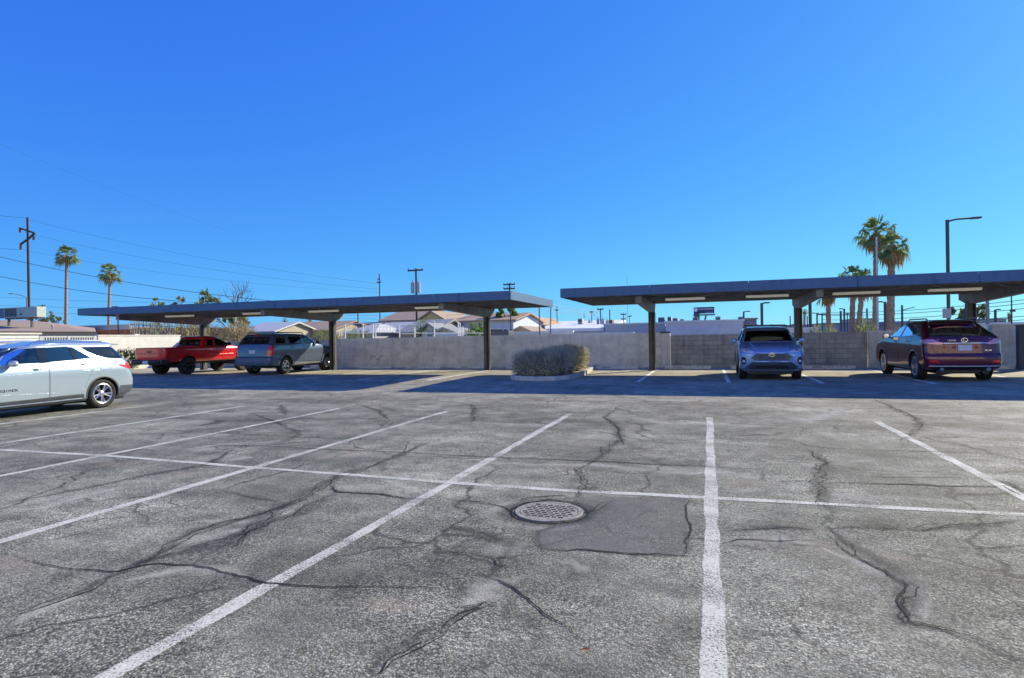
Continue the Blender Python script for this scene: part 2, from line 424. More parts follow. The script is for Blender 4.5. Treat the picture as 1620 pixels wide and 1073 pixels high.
        if rear: one(x_rear, 0, 1.25)
        m = MB(); m.tube([(x_front+.62+.05*math.cos(a), .38+.18*math.sin(a), z+.0+.17*math.cos(a)) for a in [2*PI*k/20 for k in range(20)]], .014, 6, closed=True)
        m.tube([(x_front+.62, .38, z), (x_front+.85, .38, z-.08)], .03, 8); m.build('steering_wheel', M['black'], s.root, smooth=True)
        m = MB(); m.prism([(x_front+.8, z-.35), (x_front+1.4, z-.35), (x_front+1.35, z-.04), (x_front+.85, z-.02)], -.66, .66); m.build('dashboard', M['cabin'], s.root, bevel=.03)
    def handle(s, ax, x, z, parent, mat, w=.19):
        m = MB(); P = []
        for i in range(7):
            t = i/6; p, _ = s.hit(ax, x-w/2+w*t, z, .008+.028*math.sin(PI*t)); P.append(p)
        m.tube(P, [.008, .012, .014, .014, .014, .012, .008], 8); m.build('handle', mat, parent, smooth=True)
    def door(s, poly, seams, handle_xz, mat, hm, wl=None):
        for ax in 'LR':
            d = s.patch('door', ax, poly, mat, off=.0035, skirt=0, cell=.07)
            s.line('door_seam', ax, poly, M['black'], r=.0045, off=.0, closed=True, parent=d, step=.05)
            s.handle(ax, *handle_xz, d, hm)
    def arch(s, ax, xc, Rw, k, wd, mat, th=.02, a0=-.15, name='wheel_arch_trim'):
        # ring around the wheel opening
        r0 = Rw*k; mb = MB(); n = 40; A = [a0+(PI-2*a0)*i/n for i in range(n+1)]; vs = []
        for a in A:
            row = []
            for rr, of in ((r0-.004, -.03), (r0-.004, th), (r0+wd*.75, th), (r0+wd, .002), (r0+wd, -.02)):
                z = Rw+.01+rr*math.sin(a); z = max(z, s.rows[0][0]+.01)
                p, _ = s.hit(ax, xc+rr*math.cos(a), z, of); row.append(p)
            vs += row
        fs = [(i*5+j, i*5+j+1, (i+1)*5+j+1, (i+1)*5+j) for i in range(n) for j in range(4)]
        mb.add(vs, fs); return mb.build(name, mat, s.root, smooth=True, sharp=40)

def text_mesh(name, body, size, mat, parent, M4, depth=.003, spacing=1.0):
    cu = bpy.data.curves.new('t', 'FONT'); cu.body = body; cu.size = size; cu.extrude = depth; cu.align_x = 'CENTER'; cu.align_y = 'CENTER'; cu.space_character = spacing
    t = bpy.data.objects.new('t', cu); COL.objects.link(t); dg = bpy.context.evaluated_depsgraph_get(); dg.update()
    me = bpy.data.meshes.new_from_object(t.evaluated_get(dg)); bpy.data.objects.remove(t); bpy.data.curves.remove(cu)
    me.materials.clear(); me.materials.append(mat); me.transform(M4); me.name = name
    o = bpy.data.objects.new(name, me); COL.objects.link(o)
    if parent: o.parent = parent
    return o
def basis(origin, xdir, ydir):
    x = Vector(xdir).normalized(); y = Vector(ydir).normalized(); z = x.cross(y)
    return Matrix.Translation(origin) @ Matrix((x, y, z)).transposed().to_4x4()
def cabin_rows(rows, zbelt, zfloor, front, ins=.07, zroof=None, rear=.12):
    top = [r for r in rows if r[0] >= zbelt]
    b = top[0]; out = []
    for z in (zfloor, (zfloor+zbelt)/2): out.append((z, b[1]+rear+.05, front, b[3]-.10, .2, .3, 3.5, 3.5))
    for r in top:
        if zroof and r[0] > zroof-.05: break
        out.append((r[0], max(r[1]+rear, b[1]+rear), min(r[2]-.09, front), r[3]-ins, min(r[4], .2), min(r[5], .3), r[6], r[7]))
    r = out[-1]; out.append((r[0]+.03, r[1]+.06, r[2]-.06, r[3]-.04, r[4], r[5], r[6], r[7]))
    return out

# ---- pale SUV at the left edge
def build_pale():
    pm = paint('pale blue silver paint', (.43, .52, .59), .35, .25)
    rows = [(.22,.34,4.30,.80,.3,.6,3,2.6),(.30,.12,4.52,.885,.3,.6,3,2.6),(.42,.03,4.60,.905,.32,.6,3,2.6),(.60,.00,4.64,.915,.32,.6,3,2.6),(.74,.03,4.65,.920,.32,.6,3,2.6),
            (.90,.07,4.60,.922,.34,.6,2.8,2.6),(.98,.08,4.42,.912,.34,.6,2.8,2.6),(1.05,.10,4.0,.895,.34,.55,2.8,2.8),(1.10,.12,3.58,.875,.34,.4,2.8,3),(1.16,.16,3.45,.855,.34,.35,2.8,3),
            (1.25,.24,3.28,.815,.34,.35,2.8,3),(1.38,.34,3.02,.765,.33,.35,2.8,3),(1.50,.42,2.76,.715,.32,.35,2.8,3),(1.57,.43,2.5,.675,.3,.4,3,3),(1.605,.50,2.3,.60,.3,.4,3,3),(1.635,.85,2.1,.50,.3,.4,3,3),(1.65,1.2,1.9,.30,.3,.4,3,3)]
    c = Car('parked_suv', 'pale silver blue SUV parked side on at the left edge of the photo', 'car', rows, pm, (-15.02, 11.87, 0), R(-90))
    for p, gl in (([(1.62,1.20),(2.22,1.17),(2.22,1.50),(1.74,1.52),(1.66,1.50)], 'privacy'), ([(1.20,1.235),(1.58,1.205),(1.62,1.49),(1.58,1.49)], 'privacy'), ([(2.40,1.16),(3.22,1.155),(3.20,1.20),(2.98,1.36),(2.70,1.48),(2.40,1.50)], 'glass_dark')):
        c.window('L', p, M[gl])
    c.line('window_trim', 'L', [(1.10,1.235),(1.2,1.215),(1.6,1.18),(2.3,1.15),(3.3,1.13),(3.26,1.2),(3.02,1.38),(2.72,1.505),(2.3,1.53),(1.7,1.54),(1.5,1.49),(1.10,1.235)], M['trim_silver'], r=.006, both=True)
    c.patch('pillar_cover', 'L', [(2.20,1.165),(2.415,1.155),(2.415,1.50),(2.20,1.505)], M['gloss_black'], off=.003, skirt=.01, both=True)
    c.patch('pillar_cover', 'L', [(1.565,1.205),(1.635,1.20),(1.685,1.50),(1.60,1.50)], M['gloss_black'], off=.003, skirt=.01, both=True)
    c.patch('quarter_window', 'L', [(.36,1.21),(.50,1.19),(.80,1.215),(1.06,1.29),(1.26,1.39),(1.40,1.50),(.66,1.50),(.50,1.42)], M['privacy_solid'], off=.006, skirt=.012, cell=.03, both=True)
    c.window('F', [(-.68,1.16),(.68,1.16),(.60,1.50),(-.60,1.50)], M['glass_dark'], 'windshield')
    c.window('B', [(-.62,1.14),(.62,1.14),(.54,1.46),(-.54,1.46)], M['privacy'], 'rear_window')
    c.door([(1.50,.40),(2.24,.38),(2.245,1.14),(1.25,1.19),(1.22,1.0),(1.34,.78),(1.42,.6)], None, (1.45,1.09), pm, M['chrome'])
    c.door([(2.26,.38),(3.36,.36),(3.42,.8),(3.40,1.08),(2.26,1.14)], None, (2.50,1.03), pm, M['chrome'])
    c.line('crease', 'L', [(1.0,.93),(1.8,.95),(2.8,.93),(3.9,.90)], pm, r=.018, off=-.012, both=True)
    c.line('crease', 'L', [(1.45,.50),(2.2,.47),(3.3,.52)], pm, r=.02, off=-.013, both=True)
    c.patch('rocker_panel', 'L', [(1.46,.23),(3.32,.23),(3.34,.34),(3.32,.37),(1.46,.385)], M['trim_grey'], off=.010, skirt=.03, both=True)
    c.line('rocker_trim', 'L', [(1.50,.285),(3.34,.27)], M['chrome'], r=.012, off=.008, both=True)
    for ax in 'LR':
        for x in (.98, 3.705): c.arch(ax, x, .35, 1.13, .035, M['trim_grey'], .006)
    c.patch('bumper_cladding', 'L', [(.26,.24),(.60,.24),(.55,.40),(.54,.52),(.03,.52),(.06,.36)], M['trim_grey'], off=.006, skirt=.02, cell=.05, both=True)
    c.patch('bumper_cladding', 'B', [(-.80,.25),(.80,.25),(.86,.50),(-.86,.50)], M['trim_grey'], off=.006, skirt=.02)
    c.patch('tail_light', 'L', [(.12,1.10),(.60,1.065),(.54,1.02),(.20,.90),(.10,.93),(.08,1.0)], M['redlens'], off=.010, skirt=.03, cell=.04, both=True)
    c.patch('tail_light', 'B', [(.56,1.06),(.80,1.08),(.84,.98),(.78,.93),(.6,.98)], M['redlens'], off=.01, skirt=.03, cell=.04, both=True)
    c.patch('reflector', 'L', [(.05,.60),(.18,.60),(.18,.575),(.05,.575)], M['redlens'], off=.006, skirt=.01, cell=.05, both=True)
    c.patch('licence_plate', 'B', [(-.16,.68),(.16,.68),(.16,.83),(-.16,.83)], M['plate'], off=.012)
    c.line('fuel_flap', 'L', [(.80,.93),(1.05,.93),(1.05,1.09),(.80,1.09)], M['trim_grey'], r=.004, closed=True, both=False)
    c.patch('headlight', 'F', [(.5,.80),(.86,.86),(.80,.94),(.5,.88)], M['clearlens'], off=.008, cell=.05, both=True)
    c.patch('grille', 'F', [(-.45,.42),(.45,.42),(.5,.82),(-.5,.82)], M['black'], off=.008)
    for sg in (1, -1):
        c.mirror(3.05, 1.17, .86, pm, sg, (.13,.22,.14))
        m = MB(); m.tube([(.75, sg*.60, 1.60), (.85, sg*.61, 1.645), (1.6, sg*.61, 1.665), (2.3, sg*.60, 1.645), (2.45, sg*.59, 1.58)], .018, 8); m.build('roof_rail', M['chrome'], c.root, smooth=True)
    m = MB(); m.prism([(.30,1.555),(.68,1.60),(.68,1.55),(.34,1.535)], -.60, .60); m.build('spoiler', pm, c.root, bevel=.008, smooth=True)
    p, _ = c.hit('L', 3.09, .60, .004)
    for i, ch in enumerate('EQUINOX'): text_mesh('badge_letter', ch, .078, M['darkalloy'], c.root, basis(p+Vector((-(i-3)*.052, 0, 0)), (-1, 0, 0), (0, .02, 1)))
    c.seats(2.35, 1.45, .98)
    c.wheels((.98, 3.705), .35, .90, (5, 'twin'), rim=M['alloy'])
    c.finish((.98, 3.705), .35, cabin_rows(rows, 1.10, .55, 3.30, zroof=1.60), dark=M['black'])
    return c

# ---- grey SUV with rear to camera under the left carport
def build_boxy():
    pm = paint('steel blue grey paint', (.10, .13, .20), .35, .28)
    rows = [(.36,.30,4.85,.84,.25,.5,3.5,3),(.42,.05,5.02,.93,.25,.5,4,3),(.55,.00,5.08,.955,.25,.5,4,3),(.70,.00,5.10,.96,.25,.5,4,3),(.76,.03,5.10,.96,.25,.5,4,3),(.80,.10,5.08,.955,.22,.5,4,3),
            (1.0,.11,5.04,.965,.22,.5,4,3),(1.12,.13,4.85,.96,.22,.5,4,3),(1.20,.15,4.4,.945,.22,.5,4,3),(1.27,.17,3.85,.93,.22,.4,4,3.2),(1.33,.20,3.58,.905,.22,.35,4,3.2),(1.50,.30,3.28,.855,.22,.35,4,3.2),(1.64,.40,3.02,.81,.22,.35,3.6,3.2),
            (1.72,.46,2.85,.77,.22,.35,3.4,3.2),(1.76,.6,2.6,.68,.25,.35,3,3),(1.785,.9,2.2,.5,.25,.3,3,3),(1.795,1.2,1.9,.3,.2,.3,3,3)]
    c = Car('parked_suv', 'dark blue grey boxy SUV under the left carport beside the red pickup', 'car', rows, pm, (-18.60, 20.92, .13), R(90))
    c.window('L', [(.50,1.34),(1.14,1.34),(1.14,1.64),(.62,1.64)], M['privacy'], trim=M['trim_grey'])
    c.window('L', [(1.42,1.34),(2.26,1.34),(2.22,1.64),(1.40,1.64)], M['privacy2'], trim=M['black'])
    c.window('L', [(2.40,1.34),(3.42,1.34),(3.22,1.50),(2.98,1.63),(2.38,1.64)], M['glass'], trim=M['black'])
    c.window('F', [(-.72,1.35),(.72,1.35),(.65,1.64),(-.65,1.64)], M['glass'], 'windshield')
    c.window('B', [(-.74,1.33),(.74,1.33),(.68,1.64),(-.68,1.64)], M['privacy'], 'rear_window', trim=M['black'])
    c.door([(1.50,.55),(2.30,.52),(2.32,1.32),(1.36,1.32),(1.33,1.05),(1.48,.82)], None, (1.56,1.17), pm, M['black'])
    c.door([(2.34,.52),(3.42,.52),(3.48,.9),(3.46,1.31),(2.34,1.32)], None, (2.60,1.17), pm, M['black'])
    for ax in 'LR':
        for x in (1.10, 4.13): c.arch(ax, x, .385, 1.15, .11, pm, .028)
    c.patch('tail_light', 'B', [(.76,.84),(.925,.82),(.93,1.26),(.77,1.24)], M['redlens'], off=.012, skirt=.04, cell=.05, both=True)
    c.patch('tail_light', 'L', [(.135,.84),(.30,.86),(.32,1.22),(.16,1.25)], M['redlens'], off=.010, skirt=.04, cell=.05, both=True)
    c.patch('tail_light', 'B', [(-.16,1.685),(.16,1.685),(.16,1.715),(-.16,1.715)], M['redlens'], off=.012, cell=.1, label='high brake light above the rear window')
    c.patch('tailgate', 'B', [(-.74,.80),(.74,.80),(.75,1.31),(-.75,1.31)], pm, off=.008, skirt=.02)
    c.line('chrome_strip', 'B', [(-.36,1.115),(.36,1.115)], M['chrome'], r=.015, off=.012)
    c.patch('licence_plate', 'B', [(-.16,.93),(.16,.93),(.16,1.08),(-.16,1.08)], M['plate'], off=.02)
    c.patch('bumper', 'B', [(-.93,.43),(.93,.43),(.95,.74),(-.95,.74)], M['bumper_blue'], off=.012, skirt=.05)
    c.patch('bumper', 'L', [(.04,.43),(.60,.43),(.58,.62),(.50,.78),(.04,.78)], M['bumper_blue'], off=.008, skirt=.03, both=True)
    m = MB(); m.tube([(.20,0,1.33),(.25,-.16,1.35),(.32,-.42,1.37)], .012, 6); m.build('wiper', M['black'], c.root)
    m = MB(); m.tube([(.12,.0,.36),(-.02,0,.38)], .035, 8); m.box((-.04,-.12,.36),(.1,.12,.42)); m.build('tow_hitch', M['black'], c.root)
    for sg in (1, -1):
        c.mirror(3.25, 1.37, .93, M['black'], sg, (.12,.2,.17))
        m = MB(); m.tube([(.6, sg*.66, 1.76), (.7, sg*.67, 1.83), (2.5, sg*.67, 1.83), (2.65, sg*.66, 1.76)], .02, 8); m.build('roof_rail', M['black'], c.root, smooth=True)
        m = MB(); m.box((1.6, sg*.93-.05, .40), (3.45, sg*.93+.05, .45)); m.build('side_step', M['trim_grey'], c.root, bevel=.01)
    for x in (1.0, 2.3):
        m = MB(); m.beam((x,-.66,1.83),(x,.66,1.83),.05,.025); m.build('roof_bar', M['black'], c.root)
    c.patch('headlight', 'F', [(.5,.98),(.9,.98),(.9,1.12),(.5,1.14)], M['clearlens'], off=.01, both=True)
    c.seats(2.45, 1.45, 1.12)
    c.wheels((1.10, 4.13), .385, .945, (5, 'fat'), tw=.26, rr=.58)
    c.finish((1.10, 4.13), .385, cabin_rows(rows, 1.27, .7, 3.55, zroof=1.75), well=1.15)
    return c

# ---- red pickup
def build_pickup():
    pm = paint('red paint', (.62, .008, .012), .15, .25, dust=.0)
    rows = [(.58,.30,5.0,.84,.1,.5,5,3),(.62,.16,5.2,.90,.1,.5,5,3),(.75,.14,5.34,.93,.1,.5,5,3),(.95,.13,5.37,.945,.1,.5,5,3),(1.1,.13,5.3,.945,.1,.5,5,3),(1.18,.13,5.0,.935,.1,.5,5,3),(1.225,.13,4.5,.92,.1,.5,5,3),(1.24,.14,4.3,.915,.1,.5,5,3),
            (1.25,2.18,4.2,.90,.1,.4,5,3),(1.30,2.20,4.05,.875,.1,.35,5,3),(1.45,2.24,3.74,.83,.12,.35,4,3),(1.62,2.30,3.38,.78,.14,.35,4,3),(1.70,2.36,3.2,.745,.16,.35,4,3),(1.745,2.5,3.0,.66,.2,.3,3,3),(1.765,2.65,2.85,.4,.1,.1,3,3)]
    c = Car('pickup_truck', 'red extended cab pickup truck parked under the far left carport', 'pickup', rows, pm, (-23.57, 20.2, .13), R(87.5))
    c.window('L', [(2.42,1.30),(2.80,1.29),(2.80,1.60),(2.50,1.60)], M['privacy2'], trim=M['black'])
    c.window('L', [(2.92,1.29),(3.84,1.29),(3.62,1.44),(3.30,1.60),(2.92,1.61)], M['glass'], trim=M['black'])
    c.window('F', [(-.70,1.29),(.70,1.29),(.62,1.60),(-.62,1.60)], M['glass'], 'windshield')
    c.window('B', [(-.68,1.30),(.68,1.30),(.62,1.60),(-.62,1.60)], M['privacy2'], 'rear_window', trim=M['black'])
    c.door([(2.86,.66),(3.95,.66),(3.98,.95),(3.94,1.26),(2.86,1.27)], None, (3.05,1.13), pm, M['black'])
    c.line('door_seam', 'L', [(2.20,.62),(2.20,1.22)], M['black'], r=.01, both=True)
    c.line('door_seam', 'L', [(2.42,.66),(2.40,1.26)], M['black'], r=.004, both=True)
    c.line('side_moulding', 'L', [(2.35,.88),(3.92,.88)], pm, r=.02, off=.004, both=True)
    for ax in 'LR':
        for x in (1.35, 4.60): c.arch(ax, x, .39, 1.2, .05, pm, .018)
    c.patch('tailgate', 'B', [(-.74,.72),(.74,.72),(.74,1.215),(-.74,1.215)], pm, off=.010, skirt=.02)
    c.patch('tailgate_handle', 'B', [(-.13,1.02),(.13,1.02),(.13,1.10),(-.13,1.10)], M['black'], off=.022, skirt=.02)
    c.line('tailgate_crease', 'B', [(-.72,.98),(.72,.98)], pm, r=.018, off=.004)
    c.patch('tail_light', 'B', [(.78,.88),(.915,.88),(.915,1.20),(.78,1.20)], M['redlens'], off=.012, cell=.05, both=True)
    c.patch('tail_light', 'L', [(.145,.88),(.26,.88),(.26,1.20),(.145,1.20)], M['redlens'], off=.010, cell=.05, both=True)
    b = MB(); b.prism([(.16,.50),(-.02,.50),(-.06,.56),(-.06,.66),(-.02,.70),(.16,.70)], -.80, .80); b.box((-.02,-.93,.52),(.30,-.80,.72)); b.box((-.02,.80,.52),(.30,.93,.72))
    b.build('bumper', M['black'], c.root, bevel=.015, smooth=True)
    b = MB(); b.box((-.09,-.16,.53),(-.062,.16,.67)); b.build('licence_plate', M['plate'], c.root)
    b = MB(); b.box((.35,-.35,.46),(4.8,.35,.6)); b.tube([(.2,-.5,.5),(1.0,-.45,.48)],.04,8); b.tube([(1.35,-.7,.39),(1.35,.7,.39)],.06,8); b.build('chassis', M['black'], c.root)
    for sg in (1, -1): c.mirror(3.62, 1.36, .90, M['black'], sg, (.12,.2,.17))
    m = MB(); m.tube([(4.5,-.75,1.2),(4.42,-.75,1.75)], .005, 5); m.build('antenna', M['black'], c.root)
    c.patch('headlight', 'F', [(.5,.95),(.9,.95),(.9,1.12),(.5,1.1)], M['clearlens'], off=.01, both=True)
    c.seats(2.95, 2.5, 1.10, rear=False)
    c.wheels((1.35, 4.60), .39, .95, (6, 'fat'), tw=.27, rr=.53, rim=M['darkalloy'])
    c.finish((1.35, 4.60), .39, cabin_rows(rows, 1.25, .75, 4.05, zroof=1.73, rear=.06), bed=((.22,-.74,.78),(2.10,.74,1.5)), well=1.2)
    return c

# ---- blue SUV nose to camera under the right carport
def build_nose():
    pm = paint('silver blue paint', (.27, .44, .74), .35, .3)
    rows = [(.24,.30,4.34,.76,.3,.5,3,3.2),(.30,.12,4.48,.84,.3,.5,3,3.2),(.42,.03,4.57,.90,.32,.5,3,3.2),(.60,.00,4.60,.92,.32,.48,3,3.2),(.78,.02,4.60,.925,.32,.48,3,3.2),(.88,.05,4.56,.925,.34,.5,3,3),
            (.97,.08,4.42,.922,.34,.5,3,3),(1.03,.10,4.18,.912,.34,.5,3,2.9),(1.09,.12,3.80,.895,.34,.45,3,3),(1.13,.14,3.52,.88,.34,.4,3,3.2),(1.19,.18,3.38,.85,.34,.35,3,3),(1.35,.34,3.08,.785,.33,.35,3,3),(1.50,.50,2.74,.725,.32,.35,3,3),
            (1.57,.58,2.52,.69,.3,.35,3,3),(1.61,.75,2.3,.62,.3,.35,3,3),(1.635,1.0,2.1,.5,.3,.3,3,3),(1.65,1.3,1.9,.3,.2,.3,3,3)]
    c = Car('parked_suv', 'light blue SUV parked nose out beneath the right carport', 'car', rows, pm, (1.85, 24.3, .13), R(-90.5))
    for p in ([(1.55,1.20),(2.22,1.19),(2.22,1.48),(1.72,1.50)], [(2.34,1.19),(3.22,1.18),(2.98,1.34),(2.70,1.46),(2.34,1.49)]): c.window('L', p, M['privacy2'], trim=M['black'])
    c.window('F', [(-.73,1.165),(.73,1.165),(.70,1.22),(.62,1.50),(-.62,1.50),(-.70,1.22)], M['glass_dark'], 'windshield', trim=M['black'])
    c.window('B', [(-.62,1.14),(.62,1.14),(.54,1.46),(-.54,1.46)], M['privacy'], 'rear_window')
    c.door([(1.50,.45),(2.26,.43),(2.27,1.16),(1.30,1.17),(1.26,1.0),(1.42,.7)], None, (1.50,1.05), pm, pm)
    c.door([(2.29,.43),(3.34,.43),(3.42,.8),(3.38,1.14),(2.29,1.16)], None, (2.52,1.03), pm, pm)
    c.patch('rocker_panel', 'L', [(1.42,.26),(3.32,.26),(3.34,.42),(1.42,.42)], M['black'], off=.010, both=True)
    for ax in 'LR':
        for x in (.93, 3.62): c.arch(ax, x, .355, 1.13, .06, M['black'], .012)
    # hood lines
    for sg in (1, -1):
        m = MB(); P = []
        for i in range(9):
            t = i/8; x = 3.6+.85*t; y = sg*(.56-.10*t); p, _ = c.hit('T', x, y, .002); P.append(p)
        m.tube(P, .014, 6); m.build('hood_crease', pm, c.root, smooth=True)
    c.line('hood_seam', 'F', [(-.80,1.0),(-.44,.885),(0,.875),(.44,.885),(.80,1.0)], M['black'], r=.006)
    c.patch('headlight', 'F', [(.46,.835),(.66,.825),(.84,.885),(.875,.97),(.80,.985),(.62,.93)], M['headlamp'], off=.012, cell=.04, both=True)
    for sg in (1, -1):
        c.patch('projector', 'F', [(sg*(.70+.045*math.cos(a)), .905+.032*math.sin(a)) for a in [2*PI*k/12*sg for k in range(12)]], M['clearlens'], off=.018, cell=.1)
        c.line('light_bar', 'F', [(sg*.50,.85),(sg*.66,.845),(sg*.83,.90)], M['white'], r=.007, off=.014)
    g = c.patch('grille', 'F', [(-.44,.80),(.44,.80),(.56,.69),(.50,.60),(-.50,.60),(-.56,.69)], M['black'], off=.006)
    for z, w_ in ((.77,.44),(.735,.49),(.70,.53),(.665,.53),(.63,.51)): c.line('grille_bar', 'F', [(-w_, z-.008),(-w_*.66,z+.010),(-w_*.33,z-.008),(0,z+.010),(w_*.33,z-.008),(w_*.66,z+.010),(w_,z-.008)], M['trim_silver'], r=.006, off=.012, parent=g)
    c.line('grille_frame', 'F', [(-.47,.82),(.47,.82),(.60,.69),(.53,.575),(-.53,.575),(-.60,.69)], pm, r=.022, off=.004, closed=True)
    # oval emblem
    e = MB(); p, _ = c.hit('F', 0, .775, .03)
    def oval(a, b, cz, nn=24): return [(p.x+.0, a*math.cos(t), cz+b*math.sin(t)) for t in [2*PI*k/nn for k in range(nn)]]
    e.tube(oval(.085,.055,p.z), .008, 6, closed=True); e.tube(oval(.03,.052,p.z), .006, 6, closed=True); e.tube(oval(.055,.02,p.z+.026), .006, 6, closed=True); e.build('emblem', M['chrome'], c.root, smooth=True)
    c.patch('bumper_valance', 'F', [(-.56,.55),(.56,.55),(.80,.36),(.74,.28),(-.74,.28),(-.80,.36)], M['valance'], off=.008)
    c.patch('lower_intake', 'F', [(-.42,.46),(.42,.46),(.50,.37),(-.50,.37)], M['black'], off=.016)
    c.patch('skid_plate', 'F', [(-.62,.335),(.62,.335),(.58,.285),(-.58,.285)], M['trim_silver'], off=.030, skirt=.04)
    c.patch('fog_light_pod', 'F', [(.74,.69),(.83,.71),(.86,.60),(.82,.47),(.75,.50),(.71,.60)], M['black'], off=.008, cell=.05, both=True)
    for sg in (1, -1): c.patch('fog_light', 'F', [(sg*(.785+.038*math.cos(a)), .585+.038*math.sin(a)) for a in [2*PI*k/14*sg for k in range(14)]], M['white'], off=.022, cell=.1)
    c.patch('licence_plate', 'B', [(-.16,.75),(.16,.75),(.16,.9),(-.16,.9)], M['plate'], off=.02)
    c.patch('tail_light', 'B', [(.5,.95),(.85,.98),(.85,1.08),(.5,1.02)], M['redlens'], off=.01, both=True)
    for sg in (1, -1):
        m = MB(); m.tube([(.8, sg*.62, 1.61), (.9, sg*.63, 1.665), (2.3, sg*.63, 1.675), (2.52, sg*.62, 1.60)], .017, 8); m.build('roof_rail', M['black'], c.root, smooth=True)
        c.mirror(3.12, 1.19, .90, pm, sg, (.13,.22,.15))
        m = MB(); m.tube([(3.45, sg*.1, 1.17), (3.36, sg*.1+.35, 1.2), (3.30, sg*.1+.55, 1.22)], .008, 5); m.build('wiper', M['black'], c.root)
    for x in (1.3, 2.15):
        m = MB(); m.beam((x,-.62,1.69),(x,.62,1.69),.06,.022); m.build('roof_bar', M['black'], c.root, bevel=.004)
    m = MB(); m.box((2.78,-.10,1.38),(2.81,.10,1.44)); m.build('rear_view_mirror', M['black'], c.root)
    c.seats(2.35, 1.45, 1.02)
    c.wheels((.93, 3.62), .355, .905, (5, 'twin'))
    c.finish((.93, 3.62), .355, cabin_rows(rows, 1.13, .6, 3.36, zroof=1.605))
    return c

# ---- maroon SUV, rear to camera, right carport
def build_maroon():
    pm = paint('maroon paint', (.12, .004, .022), .3, .22, dust=.02)
    rows = [(.26,.40,4.45,.80,.3,.5,3,3),(.33,.08,4.66,.885,.3,.5,3.2,3),(.45,.01,4.74,.925,.3,.5,3.2,3),(.60,.00,4.77,.94,.3,.5,3.2,3),(.68,.02,4.77,.942,.3,.5,3.2,3),(.72,.06,4.76,.942,.3,.5,3.2,3),(.90,.07,4.62,.942,.3,.5,3,3),
            (1.0,.07,4.38,.93,.3,.5,3,2.8),(1.08,.10,3.95,.915,.3,.45,3,2.8),(1.14,.14,3.55,.89,.3,.4,3,3),(1.20,.20,3.38,.86,.3,.35,3,3),(1.32,.44,3.12,.79,.3,.35,3,3),(1.44,.66,2.86,.725,.3,.35,2.8,3),(1.53,.80,2.6,.67,.3,.35,2.8,3),
            (1.575,.86,2.42,.62,.3,.35,2.8,3),(1.605,1.0,2.2,.53,.3,.35,3,3),(1.62,1.2,1.9,.35,.2,.3,3,3)]
    c = Car('parked_suv', 'dark maroon SUV with its rear to the camera at the right end of the carport', 'car', rows, pm, (6.78, 19.75, .13), R(93))
    c.window('L', [(1.0,1.25),(1.26,1.20),(1.26,1.44),(1.18,1.42)], M['privacy'])
    c.window('L', [(1.31,1.20),(2.16,1.18),(2.16,1.50),(1.50,1.50),(1.31,1.46)], M['privacy'])
    c.window('L', [(2.26,1.18),(3.30,1.16),(3.02,1.32),(2.70,1.46),(2.26,1.50)], M['glass_dark'])
    c.line('window_trim', 'L', [(.82,1.235),(1.3,1.18),(2.2,1.155),(3.38,1.135)], M['chrome'], r=.008, both=True)
    c.window('F', [(-.70,1.17),(.70,1.17),(.60,1.48),(-.60,1.48)], M['glass'], 'windshield')
    c.window('B', [(-.78,1.17),(.78,1.17),(.74,1.22),(.58,1.51),(-.58,1.51),(-.74,1.22)], M['privacy'], 'rear_window', trim=M['black'])
    c.door([(1.40,.45),(2.20,.42),(2.21,1.15),(1.22,1.17),(1.18,1.0),(1.30,.75)], None, (1.45,1.04), pm, pm)
    c.door([(2.23,.42),(3.32,.42),(3.42,.8),(3.38,1.12),(2.23,1.15)], None, (2.45,1.02), pm, pm)
    c.patch('rocker_panel', 'L', [(1.42,.28),(3.36,.28),(3.36,.36),(1.42,.38)], M['trim_silver'], off=.012, both=True)
    for ax in 'LR':
        for x in (.98, 3.72): c.arch(ax, x, .365, 1.12, .03, pm, .008)
    c.patch('tailgate', 'B', [(-.70,.73),(.70,.73),(.74,.90),(.78,1.14),(-.78,1.14),(-.74,.90)], pm, off=.004, skirt=0)
    c.line('tailgate_seam', 'B', [(-.70,.725),(.70,.725),(.74,.90),(.79,1.15),(-.79,1.15),(-.74,.90)], M['black'], r=.005, closed=True)
    c.line('chrome_strip', 'B', [(-.50,.985),(.50,.985)], M['chrome'], r=.018, off=.012)
    c.patch('tail_light', 'B', [(.44,.985),(.60,1.02),(.72,1.10),(.86,1.10),(.90,1.03),(.86,.98),(.60,.955)], M['lamp_pink'], off=.013, cell=.04, both=True)
    c.patch('tail_light', 'L', [(.10,1.02),(.14,1.10),(.52,1.08),(.40,1.03),(.2,.98)], M['lamp_pink'], off=.010, cell=.04, both=True)
    c.patch('reflector', 'B', [(.60,.49),(.82,.49),(.84,.56),(.66,.55)], M['redlens'], off=.012, cell=.05, both=True)
    c.line('chrome_strip', 'B', [(-.84,.40),(-.4,.40),(.4,.40),(.84,.40)], M['trim_silver'], r=.014, off=.014)
    c.patch('bumper_valance', 'B', [(-.76,.27),(.76,.27),(.84,.38),(-.84,.38)], M['black'], off=.008)
    c.patch('licence_plate', 'B', [(-.165,.80),(.165,.80),(.165,.945),(-.165,.945)], M['plate'], off=.02)
    for sg in (1, -1):
        m = MB(); m.tube([(.8, sg*.60, 1.56), (.92, sg*.61, 1.64), (2.2, sg*.61, 1.65), (2.4, sg*.60, 1.57)], .018, 8); m.build('roof_rail', M['trim_silver'], c.root, smooth=True)
        c.mirror(3.05, 1.19, .90, pm, sg, (.12,.2,.17))
        m = MB(); m.tube([(.06, sg*.55, .32), (.35, sg*.55, .34)], .05, 10); m.build('exhaust', M['chrome'], c.root, smooth=True)
    e = MB(); p, _ = c.hit('B', 0, 1.065, .014); q = p.x
